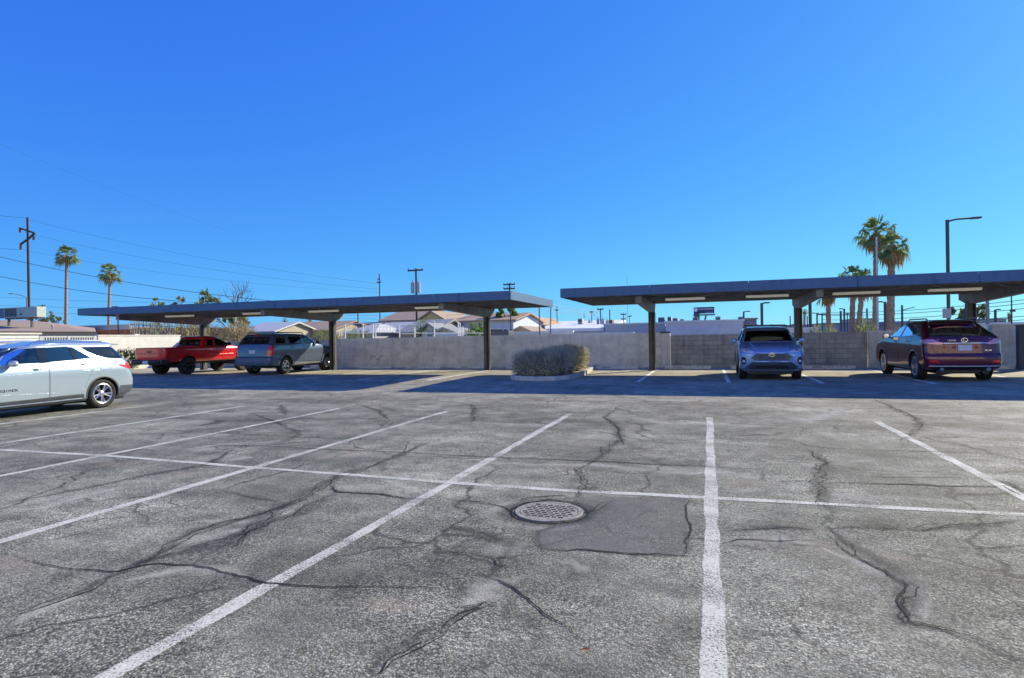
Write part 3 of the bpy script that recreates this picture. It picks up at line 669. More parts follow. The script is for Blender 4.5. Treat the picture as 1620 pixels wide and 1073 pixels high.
    def ov(a, b, nn=24): return [(q, p.y+a*math.cos(t), p.z+b*math.sin(t)) for t in [2*PI*k/nn for k in range(nn)]]
    e.tube(ov(.075,.052), .008, 6, closed=True); e.tube([(q,.02,p.z+.045),(q,.03,p.z-.025),(q,-.06,p.z-.025)], .008, 6); e.build('emblem', M['chrome'], c.root, smooth=True)
    p2, _ = c.hit('B', .30, 1.06, .008); text_mesh('tailgate_badge', 'LEXUS', .055, M['chrome'], c.root, basis(p2, (0, -1, 0), (.18, 0, 1)), spacing=1.3)
    p2, _ = c.hit('B', -.55, .80, .008); text_mesh('tailgate_badge', 'RX 350', .05, M['chrome'], c.root, basis(p2, (0, -1, 0), (.03, 0, 1)))
    m = MB(); m.prism([(.68,1.55),(1.0,1.60),(1.0,1.56),(.72,1.535)], -.54, .54); m.build('spoiler', pm, c.root, bevel=.008, smooth=True)
    m = MB(); m.tube([(.22,0,1.20),(.33,.05,1.26),(.45,.36,1.33)], .010, 6); m.build('wiper', M['black'], c.root)
    c.seats(2.40, 1.45, 1.03)
    c.wheels((.98, 3.72), .365, .925, (5, 'twin'))
    c.finish((.98, 3.72), .365, cabin_rows(rows, 1.14, .6, 3.36, zroof=1.60))
    return c
M['trim_grey'] = plain('grey trim', (.075,.085,.10), .5); M['trim_silver'] = plain('silver trim', (.45,.47,.5), .35, .5)
M['gloss_black'] = plain('gloss black', (.008,.008,.012), .08, coat=1); M['privacy_solid'] = plain('dark quarter glass', (.008,.010,.014), .05, coat=1); M['privacy2'] = glass_mat('tinted car glass', (.20,.22,.22)); M['glass_dark'] = glass_mat('windscreen glass', (.30,.36,.34))
M['bumper_blue'] = plain('blue grey bumper', (.09,.13,.20), .5); M['headlamp'] = plain('headlamp lens', (.62,.60,.66), .1, .2, coat=1); M['valance'] = plain('dark blue plastic', (.04,.06,.10), .4)
M['lamp_pink'] = plain('tail lamp lens', (.80,.32,.40), .1, .2, coat=1)
CARS = [f() for f in (build_pale, build_boxy, build_pickup, build_nose, build_maroon)]
CARS[4].root.scale = (1.0, 1.02, 1.09); CARS[3].root.scale = (1, 1, 1.02)
# ------------------------------------------------------------------ ground, asphalt, markings
def gp(px, py, z=0.0):
    d = ray(px, py)
    zz = z
    for _ in range(6):
        t = (zz-CAMH)/d.z; p = Vector((0, 0, CAMH))+d*t; zz = gz(p.y)
    return p
def mth(nt, op, a, b=None, c=None, clamp=False):
    n = N(nt, 'Math', operation=op); n.use_clamp = clamp
    for i, v in enumerate((a, b, c)):
        if v is None: continue
        if isinstance(v, (int, float)): n.inputs[i].default_value = v
        else: nt.links.new(v, n.inputs[i])
    return n.outputs[0]
def asphalt_nodes(m, nt, b, darkness=1.0, patchy=1.0):
    g = N(nt, 'NewGeometry'); src = g.outputs['Position']
    def noi(sc, det=4, ro=.6, mp=None):
        n = N(nt, 'TexNoise'); n.inputs['Scale'].default_value = sc; n.inputs['Detail'].default_value = det; n.inputs['Roughness'].default_value = ro
        if mp:
            q = N(nt, 'Mapping'); q.inputs['Scale'].default_value = mp; nt.links.new(src, q.inputs[0]); nt.links.new(q.outputs[0], n.inputs['Vector'])
        else: nt.links.new(src, n.inputs['Vector'])
        return n.outputs[0]
    k = darkness
    big = ramp(nt, noi(.42, 6, .62), [(.34, .105*k), (.46, .16*k), (.56, .22*k), (.66, .28*k)])
    mid = ramp(nt, noi(2.6, 6, .66), [(.30, .62), (.5, 1.0), (.70, 1.32)])
    c = mixc(nt, 1, big.outputs[0], mid.outputs[0], 'MULTIPLY')
    streak = ramp(nt, noi(1.0, 5, .6, (.35, 2.2, 1)), [(.35, .84), (.62, 1.12)])
    c = mixc(nt, 1, c, streak.outputs[0], 'MULTIPLY')
    # exposed aggregate
    vo = N(nt, 'TexVoronoi'); vo.inputs['Scale'].default_value = 85; nt.links.new(src, vo.inputs['Vector'])
    sep = N(nt, 'SeparateColor'); nt.links.new(vo.outputs['Color'], sep.inputs[0])
    ag = ramp(nt, sep.outputs[0], [(0, .32), (.35, .72), (.72, 1.12), (.95, 1.5)])
    gap = ramp(nt, vo.outputs['Distance'], [(.25, 1.0), (.75, .35)])
    agg = mixc(nt, 1, ag.outputs[0], gap.outputs[0], 'MULTIPLY')
    f2 = ramp(nt, noi(38, 3, .7), [(.36, .55), (.52, 1.0), (.66, 1.45)])
    agg = mixc(nt, .75, agg, f2.outputs[0], 'MULTIPLY')
    wear = ramp(nt, noi(.8, 5, .6), [(.32, .5), (.58, 1.0)])
    c2 = mixc(nt, wear.outputs[0], c, mixc(nt, 1, c, agg, 'MULTIPLY'))
    # fine crack network in the old surface
    wp = N(nt, 'TexNoise'); wp.inputs['Scale'].default_value = 1.4; wp.inputs['Detail'].default_value = 5; nt.links.new(src, wp.inputs[0])
    wv = N(nt, 'VectorMath', operation='MULTIPLY_ADD'); nt.links.new(wp.outputs['Color'], wv.inputs[0]); wv.inputs[1].default_value = (.9, .9, 0); nt.links.new(src, wv.inputs[2])
    for sc_, wd_, st_, lo_ in ((.33, .0045, .85, .42), (.95, .008, .7, .50), (3.1, .018, .5, .56)):
        v2 = N(nt, 'TexVoronoi', feature='DISTANCE_TO_EDGE'); v2.inputs['Scale'].default_value = sc_; nt.links.new(wv.outputs[0], v2.inputs['Vector'])
        ln_ = ramp(nt, v2.outputs['Distance'], [(0, 1), (wd_, .7), (wd_*2.2, 0)]); mk = ramp(nt, noi(.55+sc_*.3, 3), [(lo_, 0), (lo_+.10, st_)])
        c2 = mixc(nt, mth(nt, 'MULTIPLY', ln_.outputs[0], mk.outputs[0]), c2, (.02, .02, .02))
    c2 = mixc(nt, 1, c2, (1.70, 1.65, 1.34), 'MULTIPLY')
    # warm dust / stains
    wm = ramp(nt, noi(.9, 4, .55, (1, 1.3, 1)), [(.60, 0), (.74, .5)])
    c3 = mixc(nt, wm.outputs[0], c2, (.34, .27, .20))
    # tan dust towards the wall, with sunlit-strip brightness put into its colour
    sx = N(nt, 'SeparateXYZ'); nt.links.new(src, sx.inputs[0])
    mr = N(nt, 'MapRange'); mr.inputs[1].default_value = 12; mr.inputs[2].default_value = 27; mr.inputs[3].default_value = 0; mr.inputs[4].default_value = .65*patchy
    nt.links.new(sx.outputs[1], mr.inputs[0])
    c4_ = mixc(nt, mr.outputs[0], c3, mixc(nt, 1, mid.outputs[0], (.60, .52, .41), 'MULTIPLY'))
    nt.links.new(c4_, b.inputs['Base Color']); b.inputs['Roughness'].default_value = .86; b.inputs['Specular IOR Level'].default_value = .3
    bp = N(nt, 'Bump'); bp.inputs['Strength'].default_value = .9; bp.inputs['Distance'].default_value = .006
    hh = N(nt, 'Math', operation='MULTIPLY_ADD'); nt.links.new(vo.outputs['Distance'], hh.inputs[0]); hh.inputs[1].default_value = -.6; nt.links.new(noi(38, 3, .7), hh.inputs[2])
    bp2 = N(nt, 'Bump'); bp2.inputs['Strength'].default_value = .5; bp2.inputs['Distance'].default_value = .06
    nt.links.new(noi(1.6, 4), bp2.inputs['Height']); nt.links.new(hh.outputs[0], bp.inputs['Height']); nt.links.new(bp2.outputs[0], bp.inputs['Normal']); nt.links.new(bp.outputs[0], b.inputs['Normal'])
    return c4_
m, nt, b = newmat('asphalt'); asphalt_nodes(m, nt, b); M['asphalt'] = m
m, nt, b = newmat('smooth patch asphalt'); M['patch'] = m
g = N(nt, 'NewGeometry'); n1 = N(nt, 'TexNoise'); n1.inputs['Scale'].default_value = 3.0; n1.inputs['Detail'].default_value = 8; nt.links.new(g.outputs['Position'], n1.inputs[0])
r1 = ramp(nt, n1.outputs[0], [(.3, (.16,.16,.155)), (.5, (.20,.20,.195)), (.7, (.27,.27,.26))]); n2 = N(nt, 'TexNoise'); n2.inputs['Scale'].default_value = 110; nt.links.new(g.outputs['Position'], n2.inputs[0])
r2 = ramp(nt, n2.outputs[0], [(.35, .75), (.65, 1.3)]); nt.links.new(mixc(nt, 1, r1.outputs[0], r2.outputs[0], 'MULTIPLY'), b.inputs['Base Color']); b.inputs['Roughness'].default_value = .85
bp = N(nt, 'Bump'); bp.inputs['Strength'].default_value = .5; bp.inputs['Distance'].default_value = .004; nt.links.new(n2.outputs[0], bp.inputs['Height']); nt.links.new(bp.outputs[0], b.inputs['Normal'])

def alpha_mat(name, col, build_alpha, rough=.9, colvar=.2, scale=30):
    m, nt, b = newmat(name)
    uv = N(nt, 'UVMap'); sx = N(nt, 'SeparateXYZ'); nt.links.new(uv.outputs[0], sx.inputs[0])
    g = N(nt, 'NewGeometry')
    def noi(sc, det=4, ro=.65):
        n = N(nt, 'TexNoise'); n.inputs['Scale'].default_value = sc; n.inputs['Detail'].default_value = det; n.inputs['Roughness'].default_value = ro; nt.links.new(g.outputs['Position'], n.inputs[0]); return n.outputs[0]
    cr = ramp(nt, noi(scale), [(.3, tuple(x*(1-colvar) for x in col)), (.7, tuple(x*(1+colvar) for x in col))])
    nt.links.new(cr.outputs[0], b.inputs['Base Color']); b.inputs['Roughness'].default_value = rough; b.inputs['Specular IOR Level'].default_value = .25
    nt.links.new(build_alpha(nt, sx, noi), b.inputs['Alpha']); return m
def edge(nt, sx):      # 1 in the middle of a ribbon, 0 at its rim (v in 0..1)
    a = N(nt, 'Math', operation='SUBTRACT'); nt.links.new(sx.outputs[1], a.inputs[0]); a.inputs[1].default_value = .5
    b_ = N(nt, 'Math', operation='ABSOLUTE'); nt.links.new(a.outputs[0], b_.inputs[0])
    c_ = N(nt, 'Math', operation='MULTIPLY_ADD'); nt.links.new(b_.outputs[0], c_.inputs[0]); c_.inputs[1].default_value = -2; c_.inputs[2].default_value = 1; return c_.outputs[0]
def a_band(k, fine=55):
    def f(nt, sx, noi):
        e = edge(nt, sx); w = mth(nt, 'MULTIPLY_ADD', mth(nt, 'SUBTRACT', noi(4.5, 6, .7), .5), 1.7, e)
        r = ramp(nt, w, [(.12, 0), (.55, .55), (.95, 1)]); r.color_ramp.interpolation = 'EASE'
        g_ = ramp(nt, noi(fine, 3, .75), [(.36, .45), (.60, 1)]); m1 = mth(nt, 'MULTIPLY', r.outputs[0], g_.outputs[0])
        lo_ = ramp(nt, noi(1.1, 3), [(.35, .35), (.6, 1)]); m2 = mth(nt, 'MULTIPLY', m1, lo_.outputs[0])
        return mth(nt, 'MULTIPLY', mth(nt, 'MULTIPLY', m2, k), ramp(nt, e, [(0, 0), (.5, 1)]).outputs[0])
    return f
M['band'] = alpha_mat('tar stained crack edges', (.07,.07,.068), a_band(.58), scale=60, colvar=.45)
M['light'] = alpha_mat('bleached asphalt', (.60,.57,.50), a_band(.6), scale=70, colvar=.45)
M['crack'] = alpha_mat('open crack', (.012,.012,.012), lambda nt, sx, noi: mth(nt, 'MULTIPLY', ramp(nt, edge(nt, sx), [(.15, 0), (.5, .92)]).outputs[0], ramp(nt, noi(4.5, 5), [(.30, .35), (.45, 1)]).outputs[0]))
def a_line(nt, sx, noi):
    e = edge(nt, sx); n = noi(75, 3, .8); big = noi(2.2, 5)
    w = mth(nt, 'MULTIPLY_ADD', big, .55, mth(nt, 'MULTIPLY', n, 1.0))
    return mth(nt, 'MULTIPLY', ramp(nt, w, [(.64, 0.05), (.80, .95)]).outputs[0], ramp(nt, mth(nt, 'MULTIPLY_ADD', noi(30), .45, e), [(.24, 0), (.36, 1)]).outputs[0])
M['paint'] = alpha_mat('worn white road paint', (.62,.61,.53), a_line, scale=8, colvar=.10, rough=.7)
M['paint_fresh'] = alpha_mat('fresher white road paint', (.85,.85,.82), lambda nt, sx, noi: ramp(nt, noi(40, 3), [(.28, .6), (.42, 1)]).outputs[0], scale=8, colvar=.05, rough=.7)
M['concrete'] = noise_mat('kerb concrete', (.40,.39,.36), (.58,.57,.53), 5, .85, bump=.3)
M['dirt'] = noise_mat('dry ground', (.20,.16,.11), (.36,.30,.22), 1.5, .95, bump=.3, bscale=20)

# one sheet out to the horizon, then the asphalt lot over it
def sheet(name, xs, ys, dz, mat):
    mb = MB(); vs = [(x, y, gz(y)+dz) for y in ys for x in xs]; n = len(xs)
    mb.add(vs, [(i*n+j, i*n+j+1, (i+1)*n+j+1, (i+1)*n+j) for i in range(len(ys)-1) for j in range(n-1)])
    o = mb.build(name, mat, smooth=True); tag(o, kind='structure'); return o
yy = [-60, 0]+[12+.5*i for i in range(15)]+[27.4]
sheet('ground', [-3000, -200, -60, 0, 60, 200, 3000], [-400, -60, 0]+[12+.5*i for i in range(15)]+[30, 60, 200, 4000], -.02, M['dirt'])
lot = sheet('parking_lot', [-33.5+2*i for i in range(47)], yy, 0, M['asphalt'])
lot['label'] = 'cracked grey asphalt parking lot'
def ribbon(name, pts, width, mat, dz, wob=.0, step=.05, taper=False, parent=None, wobs=1.0):
    P = [Vector((p[0], p[1])) for p in pts]; Q = []
    for a, b_ in zip(P[:-1], P[1:]):
        k = max(1, int((b_-a).length/step))
        for i in range(k): Q.append(a+(b_-a)*(i/k))
    Q.append(P[-1]); n = len(Q); seed = random.uniform(0, 99); vs = []; uv = []
    L = 0
    for i in range(n):
        d = (Q[min(i+1, n-1)]-Q[max(i-1, 0)]); d.normalize(); nr = Vector((-d.y, d.x))
        c = Q[i]
        if wob:
            c = c+nr*wob*(noise.noise(Vector((c.x*1.3/wobs, c.y*1.3/wobs, seed)))+.5*noise.noise(Vector((c.x*5, c.y*5, seed)))+.3*noise.noise(Vector((c.x*16, c.y*16, seed))))
        w = width/2*(1+(.35*noise.noise(Vector((c.x*3, c.y*3, seed+7))) if wob else 0))
        if taper: w *= min(1, .08+3*min(i, n-1-i)/n)
        for sg, v in ((1, 1), (-1, 0)):
            p = c+nr*w*sg; vs.append((p.x, p.y, gz(p.y)+dz)); uv.append((L, v))
        if i < n-1: L += (Q[i+1]-Q[i]).length
    fs = [(2*i, 2*i+1, 2*i+3, 2*i+2) for i in range(n-1)]
    me = bpy.data.meshes.new(name); me.from_pydata(vs, [], fs); me.materials.append(mat)
    ul = me.uv_layers.new(name='UVMap')
    for l in me.loops: ul.data[l.index].uv = uv[l.vertex_index]
    o = bpy.data.objects.new(name, me); COL.objects.link(o); o.parent = parent or lot; return o
# painted stall lines
for i in range(-7, 3):
    x = {0: -.0, 1: 2.75, 2: 5.5}.get(i, 2.68*i-(.0 if i > -3 else .02))
    ribbon('painted_line', [(x, -6), (x, 11.85 if i > -5 else 11.95)], .125, M['paint'], .003, wob=.012, step=.2)
cross = [gp(*p) for p in [(0,712),(180,722),(400,740),(560,752),(725,765),(900,777),(1125,788),(1620,815)]]
ribbon('painted_line', [(-26, 6.3), (-16, 6.25)]+[(p.x, p.y) for p in cross]+[(12, 6.3)], .105, M['paint'], .0035, wob=.012, step=.2)
for x in (-2.1, .55, 3.05, 5.8, 8.5, 11.2, -9.3, -12.0, -14.7, -17.4, -20.1, -22.8, -25.5, -28.2):
    ribbon('painted_line', [(x, 18.9), (x, 26.2)], .12, M['paint_fresh'], .003, wob=.01, step=.2)
def PX(l, ox=0, oy=0, s=1.0): return [tuple(gp(ox+x/s, oy+y/s)[:2]) for x, y in l]
A7 = dict(ox=0, oy=640, s=2.3143); A6 = dict(ox=700, oy=640, s=2.98); A8 = dict(ox=1100, oy=600, s=2.269)
bands = [  # (points, width)
    (PX([(0,790),(170,735),(330,680),(420,630),(520,580),(700,470),(960,400),(1100,350),(1180,290),(1250,260),(1400,210),(1500,170),(1620,120)], **A7), .26),
    (PX([(1250,320),(1100,390),(1000,430),(860,500),(700,590)], **A7), .30), (PX([(1100,340),(900,470),(560,570),(420,620)], **A7), .34),
    (PX([(0,365),(300,310),(500,265),(740,225),(850,170)], **A7), .22), (PX([(1380,1010),(1450,930),(1620,830)], **A7), .14), (PX([(0,1060),(80,990),(220,930)], **A6), .13),
    (PX([(1210,290),(1240,320),(1400,330),(1480,345),(1570,350)], **A7), .12),
    (PX([(400,250),(470,300),(440,370),(450,440),(480,530)], **A8), .34), (PX([(480,530),(520,590),(620,650),(700,690),(750,740),(740,820),(760,870),(880,890),(1000,930),(1100,980),(1180,1010),(1300,1080)], **A8), .24),
    (PX([(100,545),(300,535),(440,545)], **A8), .16), (PX([(470,540),(540,530),(800,540),(1000,520),(1180,500)], **A8), .20),
    (PX([(0,300),(640,265),(900,275),(1490,310)][0:0]+[(0,242),(640,266),(1490,306)], **A6), .07), (PX([(830,20),(760,60),(830,110),(830,170),(750,240),(640,300),(650,340)], **A6), .26),
    (PX([(640,300),(700,380),(640,430),(560,450)], **A6), .3), (PX([(150,-10),(140,90)], **A6), .28), (PX([(640,70),(770,130),(810,160),(740,240)], **A8), .22), (PX([(1040,357),(1110,370),(1180,400)], **A8), .14),
    (PX([(480,370),(900,385),(1180,385)], **A8), .10), (PX([(1030,0),(1040,40)], **A7), .3), (PX([(350,465),(430,440),(560,430),(640,450)], **A6), .10), (PX([(900,30),(1000,60),(1100,110),(960,160)], **A7), .18),
    (PX([(1300,-5),(1380,20),(1430,60)], **A7), .2), (PX([(560,480),(640,520),(700,500),(800,450)], **A6), .2)]
for p, w in bands:
    ribbon('tar_band', p, w*1.1, M['band'], .0015, wob=.10, step=.06, taper=True)
    for q in range(2): ribbon('crack', p, random.uniform(.008, .014), M['crack'], .005, wob=w*.45, step=.03, taper=True, wobs=.6)
lights_ = [(PX([(0,262),(640,288),(860,300),(1490,330)], **A6), .20), (PX([(0,400),(150,375),(300,335),(480,300)], **A7), .22), (PX([(440,640),(700,600),(900,640)], **A7), .18), (PX([(40,820),(200,750),(330,700)], **A7), .12), (PX([(60,560),(300,560),(440,590)], **A8), .3),
    (PX([(490,600),(600,690),(760,740),(800,860)], **A8), .16), (PX([(300,130),(420,150),(520,110)], **A8), .5), (PX([(470,405),(600,420),(760,430)], **A8), .3), (PX([(250,640),(330,660),(420,650)], **A6), .35), (PX([(100,950),(260,860),(420,830)], **A6), .25), (PX([(500,760),(640,790),(690,800)], **A6), .14),
    (PX([(600,520),(760,480),(880,450)], **A7), .25), (PX([(1380,270),(1500,300),(1560,330)], **A7), .16), (PX([(830,195),(930,195)], **A7), .35), (PX([(600,30),(900,36),(1100,36)], **A7), .2), (PX([(930,25),(1080,20)], **A7), .5), (PX([(640,440),(900,430),(1100,380)], **A7), .14), (PX([(660,170),(800,150),(1000,140)], **A7), .2), (PX([(820,170),(1000,190),(1180,200)], **A8), .5)]
for p, w in lights_: ribbon('bleached_patch', p, w*1.6, M['light'], .001, wob=.16, step=.08, taper=True)
cracks = [
    (PX([(0,545),(120,575),(300,605),(430,610),(550,590),(700,590),(830,615),(980,645),(1100,660),(1300,665),(1500,670),(1620,675)], **A7)+PX([(60,870),(90,920)], **A6), .020),
    (PX([(0,790),(170,735),(330,680),(420,630)], **A7), .012), (PX([(520,585),(700,480),(860,430),(960,400),(1100,350)], **A7), .012), (PX([(1210,290),(1240,320),(1400,330),(1480,345),(1570,350)], **A7), .022),
    (PX([(0,450),(150,460),(300,490),(340,530)], **A6), .020), (PX([(120,775),(230,820),(320,865),(400,920),(470,1000),(590,1060),(650,1120)], **A6), .016), (PX([(220,715),(260,755),(330,765)], **A6), .012), (PX([(0,690),(150,705),(300,720),(480,700)], **A6), .008),
    (PX([(470,680),(560,690),(700,690),(880,708),(1150,715)], **A6), .022), (PX([(1158,720),(1163,600),(1160,440)], **A6), .014), (PX([(330,540),(335,500),(400,465),(500,450),(640,460)], **A6), .024),
    (PX([(640,140),(1000,155),(1620,185)], **A7)+PX([(640,265),(1490,306)], **A6), .022), (PX([(330,325),(700,352),(1040,357),(1180,365)], **A8), .014), (PX([(480,372),(900,385),(1180,384)], **A8), .016),
    (PX([(380,85),(840,105),(1100,120),(1500,135),(1620,120)], **A7), .018), (PX([(1320,30),(1620,42)], **A7)+PX([(400,45),(830,30),(1200,60)], **A6), .014), (PX([(0,130),(400,150),(640,148)], **A8), .014), (PX([(780,125),(1180,130)], **A8), .013),
    (PX([(300,205),(400,240),(560,252),(830,260),(1180,275)], **A8), .016), (PX([(410,255),(420,280),(470,300),(440,330)], **A8), .016), (PX([(90,595),(160,580),(300,590),(440,575)], **A8), .016), (PX([(540,530),(800,540),(1000,520)], **A8), .010),
    (PX([(450,550),(540,620),(620,660),(700,690),(760,740),(730,800),(760,870),(900,900),(1000,930),(1180,1010)], **A8), .018), (PX([(1120,965),(1180,985)], **A8), .012), (PX([(640,70),(770,130),(810,160)], **A8), .014), (PX([(1100,380),(1180,420)], **A8), .012),
    (PX([(830,20),(760,60),(830,110),(850,190),(750,200),(750,270)], **A6), .016), (PX([(0,105),(380,125),(640,140)], **A7), .014), (PX([(770,215),(850,170),(860,165)], **A7), .014), (PX([(1500,135),(1480,180)], **A7), .014), (PX([(900,60),(560,50),(300,75)], **A7), .012), (PX([(0,75),(500,90),(760,95)], **A7), .01),
    (PX([(1440,940),(1380,1000)], **A7), .01), (PX([(1010,150),(1090,118)], **A7), .012), (PX([(0,365),(300,310)], **A7), .009), (PX([(700,660),(880,700),(1000,690)], **A8)[0:0]+PX([(860,590),(1000,610),(1300,600)], **A8), .008)]
for p, w in cracks: ribbon('crack', p, w*1.3, M['crack'], .0055, wob=.05, step=.03, taper=True)
# smoother repair patch beside the grate
pp = PX([(600,470),(640,432),(900,436),(1155,440),(1157,600),(1150,715),(1000,712),(700,690),(560,690),(470,680),(448,640),(450,600),(520,575),(600,555),(660,520)], **A6)
m = alpha_mat('smoother patch', (.19,.19,.18), lambda nt, sx, noi: mth(nt, 'MULTIPLY', ramp(nt, noi(2.2, 6), [(.32, .15), (.60, .62)]).outputs[0], ramp(nt, noi(70, 3, .7), [(.3, .7), (.55, 1)]).outputs[0]), scale=90, colvar=.3)
mb = MB(); mb.add([(x, y, .002) for x, y in pp], [tuple(range(len(pp)))]); o = mb.build('repair_patch', m, lot); o.data.uv_layers.new(name='UVMap')
ribbon('tar_band', pp[4:13], .10, M['band'], .0025, wob=.03, step=.04)
# storm drain grate
gc = Vector((-1.37, 5.17, 0)); gr = thing('drain_grate', 'round grey iron drain grate set in the asphalt near the crossing lines', 'drain cover', gc)
mb = MB(); mb.lathe([(0, 0), (.30, 0), (.30, .004), (0, .004)], 40, axis='z'); o = mb.build('dark_disc', plain('drain pit', (.008,.008,.01), .9), gr)  # flat black disc painted as the darkness below the slots
iron = noise_mat('worn grey iron', (.17,.155,.135), (.36,.33,.29), 14, .75, 0, bump=.4)
mb = MB(); mb.lathe([(.262, .004), (.262, .010), (.30, .010), (.304, .003), (.262, .004)], 56, axis='z'); mb.build('rim_ring', iron, gr, smooth=True)
mb = MB(); mb.lathe([(0, .004), (.255, .004), (.255, .009), (0, .009)], 56, axis='z'); disc = mb.build('grate_plate', iron)
cut = MB()
for i in range(-5, 6):
    for j in range(-4, 5):
        x = i*.058+(j % 2)*.029; y = j*.056
        if math.hypot(x, y) > .222: continue
        cut.box((x-.021, y-.018, 0), (x+.021, y+.018, .06), rz=.3)
boolean(disc, to_obj(cut, [iron])); disc.name = 'grate_plate'; disc.parent = gr
ribbon('tar_band', [(gc.x+.36*math.cos(a), gc.y+.36*math.sin(a)) for a in [2*PI*k/24 for k in range(25)]], .20, M['band'], .002, wob=.04, step=.04)
ribbon('crack', [(gc.x+.33*math.cos(a), gc.y+.33*math.sin(a)) for a in [2*PI*k/24 for k in range(25)]], .03, M['crack'], .0045, wob=.03, step=.03)
ribbon('bleached_patch', [(gc.x+.5*math.cos(a), gc.y+.45*math.sin(a)) for a in [PI*.8+PI*k/20 for k in range(20)]], .25, M['light'], .0015, wob=.1, step=.05)
mb = MB(); mb.add([(0,0,0),(.03,.012,.012),(.055,.0,.01),(.03,-.014,.004)], [(0,1,2,3)]); o = mb.build('fallen_leaf', plain('orange leaf', (.5,.18,.05), .8)); o.location = gp(917, 1032)+Vector((0,0,.013)); tag(o, 'tiny orange fallen leaf on the asphalt at the bottom centre', 'leaf')

# ------------------------------------------------------------------ boundary walls
def cmu_mat(name, c1, c2, course=.2, bl=.4, mortar=.8, bump=.5, stain=(.12,.11,.10)):
    m, nt, b = newmat(name); tc = N(nt, 'TexCoord')
    mp = N(nt, 'Mapping'); mp.inputs['Rotation'].default_value = (PI/2, 0, 0); nt.links.new(tc.outputs['Object'], mp.inputs[0])
    br = N(nt, 'TexBrick'); br.inputs['Scale'].default_value = 1; br.inputs['Brick Width'].default_value = bl; br.inputs['Row Height'].default_value = course; br.inputs['Mortar Size'].default_value = .010; br.inputs['Mortar Smooth'].default_value = .3
    br.inputs['Color1'].default_value = c4(c1); br.inputs['Color2'].default_value = c4(c2); br.inputs['Mortar'].default_value = c4(tuple(x*mortar for x in c1)); nt.links.new(mp.outputs[0], br.inputs[0])
    n = N(nt, 'TexNoise'); n.inputs['Scale'].default_value = 1.7; n.inputs['Detail'].default_value = 8; n.inputs['Roughness'].default_value = .65; nt.links.new(tc.outputs['Object'], n.inputs[0])
    r = ramp(nt, n.outputs[0], [(.3, .68), (.5, 1), (.7, 1.25)])
    c = mixc(nt, 1, br.outputs[0], r.outputs[0], 'MULTIPLY')
    ms = N(nt, 'Mapping'); ms.inputs['Scale'].default_value = (6, 6, .5); nt.links.new(tc.outputs['Object'], ms.inputs[0]); n3 = N(nt, 'TexNoise'); n3.inputs['Scale'].default_value = 1; n3.inputs['Detail'].default_value = 5; nt.links.new(ms.outputs[0], n3.inputs[0])
    c = mixc(nt, ramp(nt, n3.outputs[0], [(.52, 0), (.72, .45)]).outputs[0], c, stain)
    nt.links.new(c, b.inputs['Base Color']); b.inputs['Roughness'].default_value = .92
    bp = N(nt, 'Bump'); bp.inputs['Strength'].default_value = bump; bp.inputs['Distance'].default_value = .01; bp.invert = True; nt.links.new(br.outputs['Fac'], bp.inputs['Height'])
    n4 = N(nt, 'TexNoise'); n4.inputs['Scale'].default_value = 60; nt.links.new(tc.outputs['Object'], n4.inputs[0]); b2 = N(nt, 'Bump'); b2.inputs['Strength'].default_value = .4; b2.inputs['Distance'].default_value = .006
    nt.links.new(n4.outputs[0], b2.inputs['Height']); nt.links.new(bp.outputs[0], b2.inputs['Normal']); nt.links.new(b2.outputs[0], b.inputs['Normal']); return m
M['cmu_paint'] = cmu_mat('painted block wall', (.82,.77,.69), (.84,.79,.71), mortar=.93, bump=.25, stain=(.62,.58,.52))
M['cmu_raw'] = cmu_mat('raw block wall', (.42,.40,.37), (.52,.50,.46), mortar=.75, bump=.8)
M['cmu_beige'] = cmu_mat('beige block wall', (.68,.66,.58), (.72,.70,.62), mortar=.9, bump=.3, stain=(.5,.46,.38))
def wall(name, label, x0, x1, y, ztop, mat, th=.2, cap=None, capm=None):
    t = thing(name, label, 'wall', (x0, y, .11))
    mb = MB(); mb.box((0, 0, 0), (x1-x0, th, ztop-.11)); mb.build('wall_panel', mat, t)
    if cap:
        mb = MB(); mb.box((-cap, -cap, ztop-.11), (x1-x0+cap, th+cap, ztop-.11+.07)); mb.build('cap', capm or mat, t, bevel=.008)
    return t
W = 27.5
wall('block_wall', 'low dark grey block wall behind the two vehicles under the left carport', -31.3, -18.62, 29.0, 1.62, M['cmu_raw'])
wall('block_wall', 'painted grey block wall between the middle carport post and the wall fixture panel', -18.6, -14.02, W+.04, 1.66, M['cmu_paint'])
wall('block_wall', 'long painted grey block wall behind the left carport end and the bush', -13.99, -6.12, W, 1.69, M['cmu_paint'])
wall('block_wall', 'painted grey block wall right of the bush, ending at a pillar', -6.09, -2.02, W-.03, 1.70, M['cmu_paint'])
wall('wall_pillar', 'pale block pillar with a dark flat cap beside the right carport post', -2.0, -1.62, W-.08, 1.66, M['cmu_paint'], .4, .03, M['trim_grey'])
wall('block_wall', 'dark unpainted block wall behind the light blue SUV', -1.60, 6.10, W+.06, 1.58, M['cmu_raw'])
wall('block_wall', 'beige block wall behind the maroon SUV', 6.14, 10.2, W, 1.62, M['cmu_beige'])
wall('wall_pillar', 'tall beige block pillar at the right edge beside the blue gate post', 10.22, 11.15, W-.25, 1.72, M['cmu_beige'], .6, .04)
wall('block_wall', 'pale block wall running off past the right edge', 11.4, 16, W, 1.7, M['cmu_beige'])
mb = MB(); p = at(1612, 515, 26); p2 = at(1622, 585, 26); mb.box((p.x, 26, .13), (p.x+.45, 26.25, p.z)); mb.box((p.x-.02, 25.98, p.z), (p.x+.47, 26.27, p.z+.03)); o = mb.build('gate_post', plain('dark blue steel', (.03,.05,.10), .5)); tag(o, 'dark blue steel gate post cut off by the right edge', 'post')
